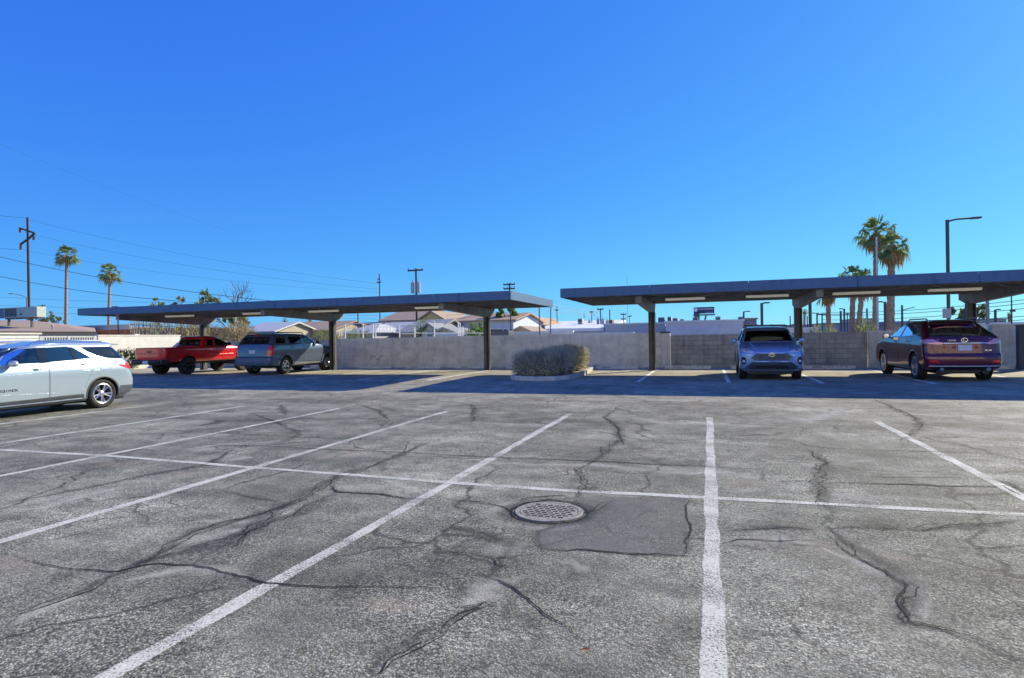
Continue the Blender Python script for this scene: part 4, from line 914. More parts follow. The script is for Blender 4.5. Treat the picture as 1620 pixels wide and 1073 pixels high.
# small fixture on the wall
p = at(598, 566, W); t = thing('wall_fixture', 'small white domed fixture on a conduit on the grey block wall', 'wall light', (p.x, W+.04, p.z))
mb = MB(); mb.lathe([(0, -.22), (.07, -.19), (.11, -.11), (.12, -.02), (0, -.02)], 20, axis='y'); mb.build('dome', M['white'], t, smooth=True)
mb = MB(); mb.tube([(-.45, -.02, -.12), (-.45, -.02, .08), (.3, -.02, .08)], .012, 6); mb.build('conduit', M['trim_grey'], t)
# white stuccoed side wall on the left and the gate and shutter that carry on from it
XL = -31.3
M['stucco'] = noise_mat('white stucco', (.62,.60,.55), (.74,.72,.67), 3, .9, bump=.3)
t = thing('side_wall', 'white stuccoed wall at the left end of the lot, behind the pickup', 'wall', (XL, 23.9, .1))
mb = MB(); mb.box((-.25, 0, 0), (0, 5.3, 1.92)); mb.build('wall_panel', M['stucco'], t); mb = MB(); mb.box((-.28, -.03, 1.92), (.03, 5.33, 1.98)); mb.box((-.2, 2.2, 1.98), (-.0, 2.5, 2.03)); mb.build('cap', M['stucco'], t)
t = thing('slatted_gate', 'dark gate of upright bars beyond the roof of the pale SUV', 'gate', (XL, 20.9, .1)); gm = plain('gate steel', (.50,.51,.53), .5)
mb = MB(); mb.box((-.06, 0, 1.84), (0, 2.9, 1.92)); mb.box((-.06, 0, .1), (0, 2.9, .18)); mb.box((-.08,2.72,0),(.02,2.9,1.92)); mb.box((-.08,0,0),(.02,.16,1.92)); mb.box((-.08,1.36,0),(.02,1.5,1.92)); mb.build('gate_frame', gm, t)
for i in range(20):
    if i != 10 and .0 < .14+.13*i: mb = MB(); mb.box((-.045, .2+.128*i, .18), (-.015, .25+.128*i, 1.84)); mb.build('bar', gm, t)
mb = MB(); mb.box((-1.2, -.3, 0), (-1.1, 3.2, 1.9)); mb.build('back_panel', plain('dark gap backing', (.03,.03,.035), .9), t)  # dark panel makes the gaps between the bars read dark
t = thing('shed', 'white corrugated shed side at the far left behind the pale SUV', 'shed', (XL, 14, .1))
mb = MB(); k = 0
prof = [(0, 0)]
for i in range(9):
    z = .1+.21*i; prof += [(0, z), (.05, z+.03), (.05, z+.17), (0, z+.20)]
prof += [(-.5, 1.99), (-.5, 0)]; mb.prism([(y_, z_) for y_, z_ in prof], 0, 6.85, 'y'); mb.build('wall_panel', plain('white corrugated metal', (.70,.70,.68), .5), t)
mb = MB(); mb.box((-3, -.1, 2.0), (.12, 6.95, 2.08)); mb.build('roof', M['stucco'], t)

# ------------------------------------------------------------------ island, wheel stops
isl = [(-7.0, 27.3), (-7.0, 20.2), (-6.85, 19.5), (-6.4, 19.1), (-5.8, 18.95), (-5.2, 19.15), (-4.85, 19.7), (-4.75, 20.6), (-4.78, 22.3), (-5.05, 25), (-5.2, 27.3)]
isl = [(x+.40, y) for x, y in isl]
t = thing('planter_island', 'raised kerbed planter island holding the bush', 'kerb', (0, 0, .13))
def offset(poly, d):
    out = []; n = len(poly)
    for i in range(n):
        a = Vector(poly[i-1] if i else poly[0]); b_ = Vector(poly[i]); c = Vector(poly[i+1] if i < n-1 else poly[-1])
        dd = (c-a).normalized(); out.append(b_+Vector((-dd.y, dd.x))*d)
    return out
inn = offset(isl, .16)
mb = MB(); n = len(isl); vs = [(x, y, 0) for x, y in isl]+[(x, y, .14) for x, y in isl]+[(p.x, p.y, .14) for p in inn]+[(p.x, p.y, .0) for p in inn]
for i in range(n-1):
    for k in range(3): mb.f.append((k*n+i, k*n+i+1, (k+1)*n+i+1, (k+1)*n+i)); mb.m.append(0)
mb.v = vs; mb.build('kerb', M['concrete'], t, bevel=.012)
mb = MB(); mb.add([(p.x, p.y, .09) for p in inn], [tuple(range(n))]); mb.build('soil', M['dirt'], t)
M['stop'] = noise_mat('chipped white stop paint', (.55,.55,.53), (.82,.82,.80), 9, .85, bump=.5, c3=(.86,.86,.85))
desc = {-16.05: 'wheel stop nearest the boxy SUV, below the small domed wall fixture', -13.35: 'worn white wheel stop with dark stencilling, second left of the left carport end post', -10.7: 'chipped white wheel stop just left of the left carport end post', -8.0: 'wheel stop half hidden behind the bush, right of the left carport end post',
        -3.85: 'clean white wheel stop between the bush and the right carport post', -.85: 'white wheel stop just right of the right carport post, in front of the dark wall', 1.8: 'wheel stop behind the light blue SUV', 4.5: 'worn white wheel stop between the light blue SUV and the maroon SUV', 7.2: 'wheel stop ahead of the maroon SUV', 10.0: 'long white wheel stop at the right edge beyond the maroon SUV', -18.9: 'wheel stop ahead of the boxy grey SUV', -21.6: 'wheel stop ahead of the pickup'}
for x, lb in desc.items():
    yw = 26.45 if x > -9 else 26.7; L = .93 if x != 10.0 else 1.0
    t = thing('wheel_stop', lb, 'wheel stop', (x, yw, .13), random.uniform(-.008, .008), 'wheel stops along the wall')
    mb = MB(); mb.prism([(-.09, 0), (.09, 0), (.055, .135), (-.055, .135)], -L, L, 'x'); mb.build('stop_block', M['stop'], t, bevel=.012)
    if -15 < x < 5 and x not in (1.8,):
        for w_, dx, sz in (('RESERVED', -.42, .085), ('1', .12, .10)):
            text_mesh('stencil', w_, sz, M['black'], t, basis((dx, -.078, .065), (1, 0, 0), (0, .25, 1)), depth=.002)

# ------------------------------------------------------------------ carports
M['fascia'] = noise_mat('weathered slate blue fascia', (.025,.09,.21), (.065,.15,.29), 1.6, .55, .05, c3=(.04,.12,.25), stretch=(2.2, 2.2, .6))
M['steel'] = noise_mat('painted carport steel', (.17,.165,.165), (.30,.285,.28), 2.5, .6); M['deck'] = noise_mat('dusty roof deck', (.045,.04,.038), (.10,.09,.08), 1.2, .8)
M['postm'] = noise_mat('dark post paint', (.045,.048,.065), (.085,.085,.10), 3, .5)
M['lens'] = plain('lamp diffuser', (.85,.82,.70), .5); _b = M['lens'].node_tree.nodes['Principled BSDF']; _b.inputs['Emission Color'].default_value = (1, .93, .72, 1); _b.inputs['Emission Strength'].default_value = .09; M['galv'] = plain('galvanised rod', (.35,.34,.33), .5, .4)
def carport(label, x0, x1, posts, lamps):
    yf, yb, zb, zt = 20.0, 26.05, 2.90, 3.21
    t = thing('carport', label, 'carport', (x0, yf, 0))
    L = x1-x0; D = yb-yf
    mb = MB(); th = .05
    # fascia in lengths with butt joints
    n = max(2, round(L/3.05))
    for k in range(n):
        a, b_ = L*k/n, L*(k+1)/n-.012; dz = random.uniform(-.004, .004)
        mb = MB(); mb.prism([(0, zb+dz), (th, zb+dz), (th, zb+.03), (.012, zb+.03), (.012, zt-.03), (th+.05, zt-.03), (th+.05, zt+dz), (0, zt+dz)], a, b_, 'x'); mb.build('front_fascia', M['fascia'], t)
    mb = MB(); mb.box((0, D-th, zb), (L, D, zt)); mb.build('rear_fascia', M['fascia'], t)
    for x in (.0, L-th):
        for k in range(2):
            mb = MB(); mb.box((x+.001*k, th+.10+(D-2*th-.1)*k/2, zb), (x+th, th+.10+(D-2*th-.1)*(k+1)/2-.01, zt)); mb.build('end_fascia', M['fascia'], t)
        mb = MB(); mb.box((x+.003, th, zb+.002), (x+th-.003, th+.10, zt-.035)); mb.build('end_fascia', M['fascia'], t)
    # ribbed deck
    mb = MB(); xs = []; x = th
    pts = []
    while x < L-th-.3:
        pts += [(x, 3.07), (x+.20, 3.07), (x+.23, 3.12), (x+.27, 3.12)]; x += .30
    pts.append((L-th, 3.07))
    vs = [(a, th+.02, z) for a, z in pts]+[(a, D-th-.02, z) for a, z in pts]; n = len(pts)
    mb.add(vs, [(i, i+1, n+i+1, n+i) for i in range(n-1)]); mb.build('roof_deck', M['deck'], t, fix=False)
    mb = MB(); mb.box((th, th+.06, 3.125), (L-th, D-th, 3.14)); mb.build('roof_sheet', M['deck'], t)
    for y in (.75, 1.95, 3.1, 4.3, 5.4):
        mb = MB(); mb.box((th, y, 2.915), (L-th, y+.008, 3.065)); mb.box((th, y, 2.905), (L-th, y+.06, 2.915)); mb.build('purlin', M['steel'], t)
    for X, py_ in posts:
        x = X-x0; yp = 25.2-yf
        mb = MB(); w = .125
        mb.box((x-w, yp-w, .13), (x-w+.02, yp+w, 2.6)); mb.box((x+w-.02, yp-w, .13), (x+w, yp+w, 2.6)); mb.box((x-w+.02, yp-.012, .13), (x+w-.02, yp+.012, 2.6)); mb.box((x-w+.02, yp-w, .13), (x+w*.2, yp-w+.012, 2.6)); mb.build('post', M['postm'], t)
        mb = MB(); mb.prism([(.35, 2.66), (.35, 2.895), (yp+.75, 2.895), (yp+.75, 2.68), (yp+.15, 2.52), (yp-.3, 2.50)], x-.10, x+.10, 'x')
        mb.build('arm', M['steel'], t, bevel=.006)
        mb = MB(); mb.box((x-.16, yp-.16, .13), (x+.16, yp+.16, .15)); mb.build('base_plate', M['postm'], t)
        mb = MB(); mb.tube([(x+w+.02, yp-.05, 2.5), (x+w+.02, yp-.05, .4)], .014, 6); mb.build('conduit', M['galv'], t)
        for sg in (-1, 1):
            for s2 in (1.0, 2.6):
                if 0 < x+sg*s2 < L-.3: mb = MB(); mb.tube([(x+sg*.12, 4.4, 2.82), (x+sg*s2, .5, 2.90)] if s2 == 2.6 else [(x+sg*.3, 1.9, 2.9), (x+sg*1.0, .6, 2.9)], .012, 5); mb.build('sag_rod', M['galv'], t)
    mb = MB(); mb.tube([(.3, D-1.0, 2.86), (L-.3, D-1.0, 2.86)], .016, 6); mb.build('conduit', M['galv'], t)
    for (a, b_), lb in lamps:
        q = thing('tube_light', lb, 'ceiling light', ((a+b_)/2, 22.0, 2.90), 0, 'tube lights under the carports'); hw = (b_-a)/2
        mb = MB(); mb.box((-hw, -.12, -.035), (hw, .12, .0)); mb.build('housing', M['steel'], q)
        mb = MB(); mb.prism([(-.11, -.035), (-.10, -.085), (-.06, -.11), (.06, -.11), (.10, -.085), (.11, -.035)], -hw+.02, hw-.02, 'x'); mb.build('diffuser', M['lens'], q, smooth=True)
carport('left flat roofed carport with slate blue fascia over the pickup and the boxy SUV', -27.45, -6.57, [(-25.45, 0), (-17.45, 0), (-9.4, 0)],
    [((-16.4, -14.95), 'tube light under the left carport just left of its middle post'), ((-11.3, -9.95), 'tube light under the left carport nearest its right end post'), ((-24.4, -22.8), 'tube light under the left carport above the pickup tailgate'), ((-19.9, -18.5), 'tube light under the left carport above the boxy SUV roof')])
carport('right flat roofed carport with slate blue fascia over the light blue and maroon SUVs', -4.78, 13.2, [(-2.2, 0), (3.25, 0), (8.8, 0)],
    [((-1.45, -.08), 'tube light nearest the left end of the right carport'), ((1.22, 2.58), 'tube light directly above the light blue SUV'), ((3.88, 5.26), 'tube light between the light blue SUV and the palms behind'), ((6.57, 7.98), 'tube light directly above the maroon SUV')])

# unseen building added behind the viewer, bouncing sunlight into the shade
t = thing('building', 'unseen pale three storey building added behind the viewer to bounce sunlight onto the lot', 'building', (0, -16, 0))
mb = MB(); mb.box((-34, -10, 0), (30, 0, 13.2)); mb.build('wall', noise_mat('pale bounce render', (.74,.72,.66), (.82,.80,.75), 1, .9), t)
mb = MB(); mb.box((-34.3, -10.3, 13.2), (30.3, .3, 13.6)); mb.build('roof', M['concrete'], t)
for fl in (0, 1, 2):
    for i in range(10):
        x = -30+i*6.2; mb = MB(); mb.box((x, .0, 1.1+fl*4.4), (x+1.8, .06, 2.9+fl*4.4)); f = mb.build('window', M['white'], t); mb = MB(); mb.box((x+.08, .06, 1.2+fl*4.4), (x+1.72, .075, 2.8+fl*4.4)); mb.build('pane', M['black'], f)
# loose grit
mb = MB()
for _ in range(900):
    x, y = random.uniform(-9, 5), random.uniform(2.2, 14); s_ = random.uniform(.004, .011); p = Vector((x, y, gz(y)+s_*.5)); q = [p+Vector((random.uniform(-1,1), random.uniform(-1,1), random.uniform(-.5,.8)))*s_ for _ in range(4)]
    mb.add(q, [(0,1,2),(0,2,3),(0,3,1),(1,3,2)])
o = mb.build('grit', noise_mat('grit', (.12,.11,.10), (.5,.46,.4), 30, .9)); tag(o, 'fine loose grit scattered over the asphalt', 'gravel', None, 'stuff')
# ------------------------------------------------------------------ foliage helpers
def leafmat(name, c1, c2, c3=None, trans=.25):
    m = noise_mat(name, c1, c2, 2.2, .75, c3=c3, spec=.2); nt = m.node_tree; b = nt.nodes['Principled BSDF']
    src = b.inputs['Base Color'].links[0].from_socket; tr = N(nt, 'BsdfTranslucent'); nt.links.new(src, tr.inputs[0]); ms = N(nt, 'MixShader'); ms.inputs[0].default_value = trans
    nt.links.new(b.outputs[0], ms.inputs[1]); nt.links.new(tr.outputs[0], ms.inputs[2]); nt.links.new(ms.outputs[0], nt.nodes['Material Output'].inputs[0]); return m
def rnd_dir():
    while True:
        v = Vector((random.uniform(-1,1), random.uniform(-1,1), random.uniform(-1,1)))
        if .1 < v.length < 1: return v.normalized()
def blades(mb, centre, rad, n, ln, wd, shell=.55, up=.3, m=0, clump=0, outward=.8, boxy=0):
    cl = []
    if clump:
        for _ in range(clump):
            d = rnd_dir(); r = random.uniform(shell, 1); cl.append(Vector((d.x*rad[0]*r, d.y*rad[1]*r, d.z*rad[2]*r)))
    for _ in range(n):
        if clump:
            c = random.choice(cl)+rnd_dir()*random.uniform(0, 1)*min(rad)*.32; d = (c.normalized()+rnd_dir()*.8).normalized()
        else:
            d = rnd_dir(); r = random.uniform(shell, 1)**.6*(1+.22*noise.noise(Vector(d)*3.2+Vector(centre))); c = Vector((d.x*rad[0]*r, d.y*rad[1]*r, d.z*rad[2]*r))
            if boxy: c *= .87/(abs(d.x)**boxy+abs(d.y)**boxy+abs(d.z)**boxy)**(1/boxy)
        q = (d*outward+rnd_dir()*.6+Vector((0,0,up))).normalized(); s = q.cross(rnd_dir()).normalized()*wd*random.uniform(.6,1.2)/2; l = ln*random.uniform(.5,1.3)
        p = Vector(centre)+c; mb.add([p-s, p+q*l*.5-s*1.3, p+q*l, p+q*l*.5+s*1.3, p+s], [(0,1,2,3,4)], m)
M['bush'] = leafmat('grey green twigs', (.28,.28,.25), (.52,.49,.40), (.72,.66,.50), .3); M['twig'] = plain('dry twig', (.10,.085,.07), .9)
def bush(label, lobes, mat, n, ln=.14, wd=.022, group=None, name='bush', boxy=0):
    t = thing(name, label, 'bush', (lobes[0][0][0], lobes[0][0][1], .2), 0, group); o = Vector(t.location)
    mb = MB()
    for c, r in lobes:
        k = int(n*r[0]*r[1]); blades(mb, Vector(c)-o, r, k, ln, wd, .55, .35, boxy=boxy); blades(mb, Vector(c)-o, [q*.95 for q in r], k//3, ln*1.6, wd*.7, .75, .6, boxy=boxy)
        blades(mb, Vector(c)-o, [q*.7 for q in r], k//4, ln*1.6, wd*2.5, .3, .2, boxy=boxy)
    mb.build('foliage', mat, t, fix=False)
    mb = MB()
    for c, r in lobes:
        for k in range(14):
            a = random.uniform(0, 2*PI); base = Vector((c[0]+.25*r[0]*math.cos(a), c[1]+.25*r[1]*math.sin(a), .2))-o; tip = Vector(c)-o+Vector((r[0]*.8*math.cos(a), r[1]*.8*math.sin(a), r[2]*random.uniform(-.2,.7)))
            mb.tube([base, (base+tip)/2+Vector((0,0,.1)), tip], [.016,.010,.004], 4)
    mb.build('branches', M['twig'], t); return t
bush('rounded grey green bush overgrowing the kerbed island between the carports', [((-5.98, 20.3, .60), (.62, .72, .50)), ((-5.50, 20.4, .64), (.62, .75, .50)), ((-5.15, 20.9, .60), (.60, .8, .47)), ((-5.45, 22.2, .66), (.78, .9, .54)), ((-5.2, 23.5, .72), (.75, .8, .54))], M['bush'], 4600, boxy=2.9)
# ------------------------------------------------------------------ beyond the wall
GZ = .11
M['woodpole'] = noise_mat('creosoted wood', (.05,.032,.022), (.12,.08,.055), 4, .9, stretch=(4, 4, .5)); M['insul'] = plain('insulator', (.12,.06,.04), .3); M['tank'] = plain('transformer grey', (.42,.43,.44), .5)
M['polepaint'] = plain('dark lamp pole', (.07,.07,.08), .5); M['polegrey'] = plain('grey pole', (.20,.21,.23), .5)
M['shingle'] = noise_mat('brown shingles', (.24,.17,.12), (.42,.31,.23), 6, .9, c3=(.34,.25,.18)); M['shingle2'] = noise_mat('red brown shingles', (.33,.22,.15), (.48,.34,.24), 5, .9); M['greyroof'] = noise_mat('grey roofing', (.20,.20,.20), (.36,.36,.37), 4, .9)
M['whiteroof'] = noise_mat('white roof coating', (.62,.63,.63), (.82,.82,.80), 1.2, .8); M['tarproof'] = noise_mat('pale corrugated roof', (.42,.42,.42), (.66,.66,.65), 8, .7)
M['wallwhite'] = noise_mat('white render', (.80,.80,.78), (.88,.88,.86), 2, .9); M['wallyellow'] = noise_mat('ochre render', (.75,.55,.22), (.85,.64,.28), 3, .9); M['wallgrey'] = noise_mat('grey render', (.42,.42,.44), (.52,.52,.54), 1.2, .9)
M['walltan'] = noise_mat('tan render', (.40,.34,.26), (.50,.43,.33), 2, .9); M['brick'] = cmu_mat('red brick', (.34,.14,.08), (.40,.17,.10), .08, .22, .9, .3, (.22,.1,.07)); M['trim'] = plain('brown fascia board', (.30,.17,.10), .8); M['darkwin'] = plain('dark window pane', (.015,.018,.022), .08, coat=1)
M['wallviolet'] = noise_mat('slate violet render', (.20,.20,.26), (.26,.26,.33), 1.2, .9)

def house(label, px0, px1, pye, pyr, Y, depth, ridge, wm, rm, wins=(), over=.35, cat='house', name='house', gable=None, mid=None, base=None):
    a = at(px0, pye, Y); b = at(px1, pye, Y); x0, x1, ze = a.x, b.x, (a.z+b.z)/2
    t = thing(name, label, cat, ((x0+x1)/2, Y, GZ)); ox, oy = (x0+x1)/2, Y; w = (x1-x0)/2; h = ze-GZ
    mb = MB(); mb.box((-w, 0, 0), (w, depth, h)); wl = mb.build('wall', wm, t)
    if ridge == 'x':
        zr = at((px0+px1)/2, pyr, Y+depth/2).z-GZ
        P = [(-over, h-.04), (depth/2, zr), (depth+over, h-.04), (depth+over, h+.10), (depth/2, zr+.15), (-over, h+.10)]
        mb = MB(); mb.prism(P, -w-over, w+over, 'x'); mb.build('roof', rm, t)
        for s in (-1, 1):
            mb = MB(); mb.prism([(0, h), (depth, h), (depth/2, zr-.04)], s*w-.06 if s > 0 else -w, s*w if s > 0 else -w+.06, 'x'); mb.build('gable', gable or wm, t)
    elif ridge == 'y':
        zr = at((px0+px1)/2, pyr, Y).z-GZ; m_ = 0
        P = [(-w-over, h-.10), (m_, zr-.06), (w+over, h-.10), (w+over, h+.05), (m_, zr+.12), (-w-over, h+.05)]
        mb = MB(); mb.prism(P, -over, depth+over, 'y'); mb.build('roof', rm, t)
        mb = MB(); mb.prism([(-w, h), (w, h), (0, zr-.05)], 0, .08, 'y'); mb.build('gable', gable or wm, t)
    elif ridge == 'hip':
        zr = at((px0+px1)/2, pyr, Y+depth/2).z-GZ; o = over
        vs = [(-w-o,-o,h),(w+o,-o,h),(w+o,depth+o,h),(-w-o,depth+o,h),(-w+min(w,depth/2)*.9,depth/2,zr),(w-min(w,depth/2)*.9,depth/2,zr)]
        mb = MB(); mb.add(vs, [(0,1,5,4),(1,2,5),(2,3,4,5),(3,0,4),(3,2,1,0)]); mb.build('roof', rm, t)
    else:
        mb = MB(); mb.box((-w-.1, -.1, h), (w+.1, depth+.1, h+.12)); mb.box((-w+.2,.2,h+.12),(w-.2,depth-.2,h+.125)); mb.build('roof', rm, t)
    for (wx0, wx1, wy0, wy1) in wins:
        p = at(wx0, wy1, Y); q = at(wx1, wy0, Y)
        fr = MB(); fx0, fx1, fz0, fz1 = p.x-ox, q.x-ox, max(.2, p.z-GZ), q.z-GZ
        e = .07; fr.box((fx0-e, -.05, fz0-e), (fx1+e, .0, fz0)); fr.box((fx0-e, -.05, fz1), (fx1+e, 0, fz1+e)); fr.box((fx0-e, -.05, fz0), (fx0, 0, fz1)); fr.box((fx1, -.05, fz0), (fx1+e, 0, fz1)); f = fr.build('window', M['wallwhite'], t)
        pn = MB(); pn.box((fx0, -.02, fz0), (fx1, -.003, fz1)); pn.build('pane', M['darkwin'], f)
    return t
# neighbour's hipped roof with the rooftop condenser, far left
t = thing('house', 'low house with brown shingle hip roof at the far left below the rooftop cooler', 'house', (-52, 34, GZ))
o_ = Vector(t.location); c = [at(-150, 524, 27), at(152, 525, 33), at(150, 519, 52), at(-150, 519, 52)]; r0_, r1_ = at(-60, 506, 38), at(48, 507, 38)
mb = MB(); V = [p-o_ for p in c]+[r0_-o_, r1_-o_]; mb.add(V, [(0,1,5,4),(1,2,5),(2,3,4,5),(3,0,4)]); mb.build('roof', M['shingle'], t, fix=False)
mb = MB(); mb.add([Vector((v.x*.99, v.y*.99, z)) for z in (0, 1) for v in V[:4]], []); n_ = [Vector((v.x*.985, v.y*.985+.2, 0)) for v in V[:4]]+[Vector((v.x*.985, v.y*.985+.2, v.z-.02)) for v in V[:4]]
mb = MB(); mb.add(n_, [(0,1,5,4),(1,2,6,5),(2,3,7,6),(3,0,4,7)]); mb.build('wall', M['walltan'], t)
mb = MB(); p = at(83, 519, 31)-o_; mb.tube([p-Vector((0,0,.15)), p+Vector((0,0,.12))], .05, 8); mb.tube([p+Vector((0,0,.12)), p+Vector((0,0,.2))], [.10,.06], 8); mb.build('vent_pipe', M['galv'], t)
a = at(6, 503.5, 33); b = at(58, 485, 33); t = thing('rooftop_cooler', 'grey boxed air conditioner on a stand above the brown roof at the far left', 'air conditioner', ((a.x+b.x)/2, 33, a.z)); w = (b.x-a.x)/2; h = b.z-a.z
mb = MB(); mb.box((-w, 0, 0), (w, .7, h)); mb.build('casing', plain('galvanised casing', (.40,.46,.44), .5, .2), t, bevel=.03)
for k in range(7):
    mb = MB(); x = -w*.92+k*w*.105; mb.box((x, -.03, h*.12), (x+w*.06, .0, h*.9)); mb.build('louvre', M['trim_grey'], t)
mb = MB(); mb.box((w*.02, -.02, h*.25), (w*.1, 0, h*.42)); mb.build('knob', M['black'], t)
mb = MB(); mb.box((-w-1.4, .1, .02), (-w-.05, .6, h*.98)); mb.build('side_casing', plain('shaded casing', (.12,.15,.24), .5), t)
mb = MB(); mb.box((-w, .1, -.10), (w*.6, .6, -.002)); 
for x in (-w*.95, w*.45): mb.box((x, .2, -.9), (x+.12, .35, -.1))
mb.build('stand', M['trim_grey'], t)
H = house
H('brick red garage wall and roof glimpsed behind the left palms', 142, 172, 519, 516, 60, 8, 'flat', M['brick'], M['brick'], name='garage', cat='garage')
H('low grey block yard wall behind the two left palms', 60, 205, 517, 515, 52, .3, 'flat', M['wallgrey'], M['wallgrey'], name='yard_wall', cat='wall')
H('low orange brick yard wall under the left palms', 135, 275, 523, 516, 46, .3, 'flat', M['brick'], M['brick'], name='yard_wall', cat='wall')
H('house with pale corrugated gable roof behind the boxy SUV', 383, 434, 526, 513, 50, 7, 'x', M['walltan'], M['tarproof'])
H('long house with reddish brown roof between the SUV and the middle post', 420, 523, 525, 511.5, 56, 9, 'x', M['walltan'], M['shingle2'])
H('house with dark flat roofline far behind the pale corrugated shed', 548, 604, 512, 508, 78, 10, 'flat', M['walltan'], M['greyroof'])
H('pale corrugated shed right of the middle carport post', 545, 592, 527, 512, 42, 6, 'hip', M['wallgrey'], M['tarproof'], name='shed', cat='shed')
H('white roofed lean-to behind the fence below the ochre gabled house', 594, 650, 524, 513, 46, 5, 'x', M['wallwhite'], M['tarproof'], name='shed', cat='shed')
H('long brown roofed house whose right end has the ochre gable', 604, 668, 508, 494, 64, 10, 'x', M['wallwhite'], M['shingle2'], wins=((612, 617, 509, 514),))
H('ochre gabled wing with white walls below its brown roof', 664, 702, 507, 493, 62, 9, 'y', M['wallwhite'], M['shingle'], gable=M['wallyellow'], name='house')
H('small dark grey gabled house behind the pole with the transformer', 634, 682, 527, 509, 44, 8, 'x', M['walltan'], M['greyroof'])
H('white gable end of a shed just right of the dark pole', 668, 690, 524, 513, 43.5, 4, 'y', M['wallwhite'], M['greyroof'], name='shed', cat='shed')
H('brown roofed low house left of the white house', 690, 722, 521, 511, 54, 8, 'x', M['wallwhite'], M['shingle'])
H('tiny green gabled shed behind the fence', 690, 716, 526, 520, 43, 4, 'y', plain('sage boards', (.28,.31,.26), .8), M['greyroof'], name='shed', cat='shed')
H('white walled house with tan roof edge behind the left carport end post', 722, 812, 508.5, 499, 50, 9, 'x', noise_mat('pale blue render', (.55,.58,.68), (.64,.67,.76), 2, .9), M['shingle2'], wins=((756, 762, 511, 519), (776, 795, 521, 533), (797, 803, 521, 531)))
H('small brown gabled shed right of the white house', 812, 838, 526, 518, 46, 5, 'y', M['walltan'], M['shingle'], name='shed', cat='shed')
H('white gabled house with grey side right of the green tree', 838, 856, 513, 503, 66, 9, 'y', M['wallwhite'], M['shingle2'])
H('long pale panel fence behind the block wall left of the bush', 690, 905, 528, 527, 41, .1, 'flat', M['wallwhite'], M['wallwhite'], name='panel_fence', cat='fence')
# white roofed warehouse
t = thing('warehouse', 'long warehouse with sloping bright white roof behind the gap between the carports', 'warehouse', (-9, 60, GZ)); o_ = Vector(t.location)
q = [at(862, 520, 56), at(957, 519, 56), at(990, 506, 92), at(862, 509, 92)]
mb = MB(); V = [p-o_ for p in q]; mb.add(V+[Vector((v.x, v.y, v.z-.3)) for v in V], [(0,1,2,3),(7,6,5,4),(0,4,5,1),(1,5,6,2),(2,6,7,3),(3,7,4,0)]); mb.build('roof', M['whiteroof'], t)
mb = MB(); mb.add([Vector((v.x, v.y+.2, 0)) for v in V]+[Vector((v.x, v.y+.2, v.z-.32)) for v in V], [(0,1,5,4),(1,2,6,5),(2,3,7,6),(3,0,4,7)]); mb.build('wall', M['wallgrey'], t)
mb = MB(); a = at(862, 527, 54); b = at(1003, 526, 54); mb.box((a.x-o_.x, -6.2, a.z-.35-GZ), (b.x-o_.x, -5.6, a.z-.05-GZ)); mb.build('fascia', M['whiteroof'], t)
H('long grey parapet walled warehouse behind the right carport post', 955, 1052, 513, 511, 56, 22, 'flat', M['wallgrey'], M['whiteroof'], name='warehouse', cat='warehouse')
H('long lilac grey warehouse behind the dark wall and the billboard', 1053, 1176, 509, 505, 50, 26, 'flat', noise_mat('lilac grey render', (.56,.55,.60), (.64,.63,.67), 1.5, .9), M['whiteroof'], name='warehouse', cat='warehouse')
H('slate violet building end left of the light blue SUV roof', 1176, 1197, 505.5, 504, 52, 14, 'flat', M['wallviolet'], M['greyroof'], name='building', cat='building')
roofs = [(914,921,504,510,70,'small grey cooler at the left edge of the white roof'),(963,969,506,511.5,66,'red brown rooftop vent box on the white roof'),(1041,1051,502,507.5,62,'wide grey rooftop cooler left of the billboard'),(1056,1062,501,508.5,62,'lilac rooftop cooler nearest the wide grey one'),(1064,1072,503,509,61,'squat brown grey rooftop cooler'),
 (1076,1082,505,508.5,61,'low flat rooftop unit left of the billboard legs'),(1096,1104,502,509,62,'white topped rooftop unit below the billboard'),(1132,1140,500.5,509,60,'dark topped rooftop cooler right of the billboard'),(1168,1176,501,508,60,'small gabled rooftop hut at the warehouse end'),(868,873,506,511,72,'small dark rooftop cooler beside the leaning pole')]
for i, (x0, x1, y0, y1, Y, lb) in enumerate(roofs):
    a = at(x0, y1, Y); b = at(x1, y0, Y); t = thing('rooftop_unit', lb, 'air conditioner', ((a.x+b.x)/2, Y, a.z-.25), 0, 'rooftop units on the warehouses'); w = (b.x-a.x)/2; h = b.z-a.z+.25
    mb = MB(); mb.box((-w, 0, .1), (w, 1.3, h)); mb.build('casing', [M['tank'], M['trim'], M['wallviolet'], M['wallgrey']][i % 4], t, bevel=.04)
    mb = MB(); mb.box((-w*.8, -.03, h*.35), (w*.8, 0, h*.85)); mb.build('grille', M['trim_grey'], t); mb = MB(); mb.box((-w*.9, .1, 0), (w*.9, 1.2, .1)); mb.build('curb', M['greyroof'], t)
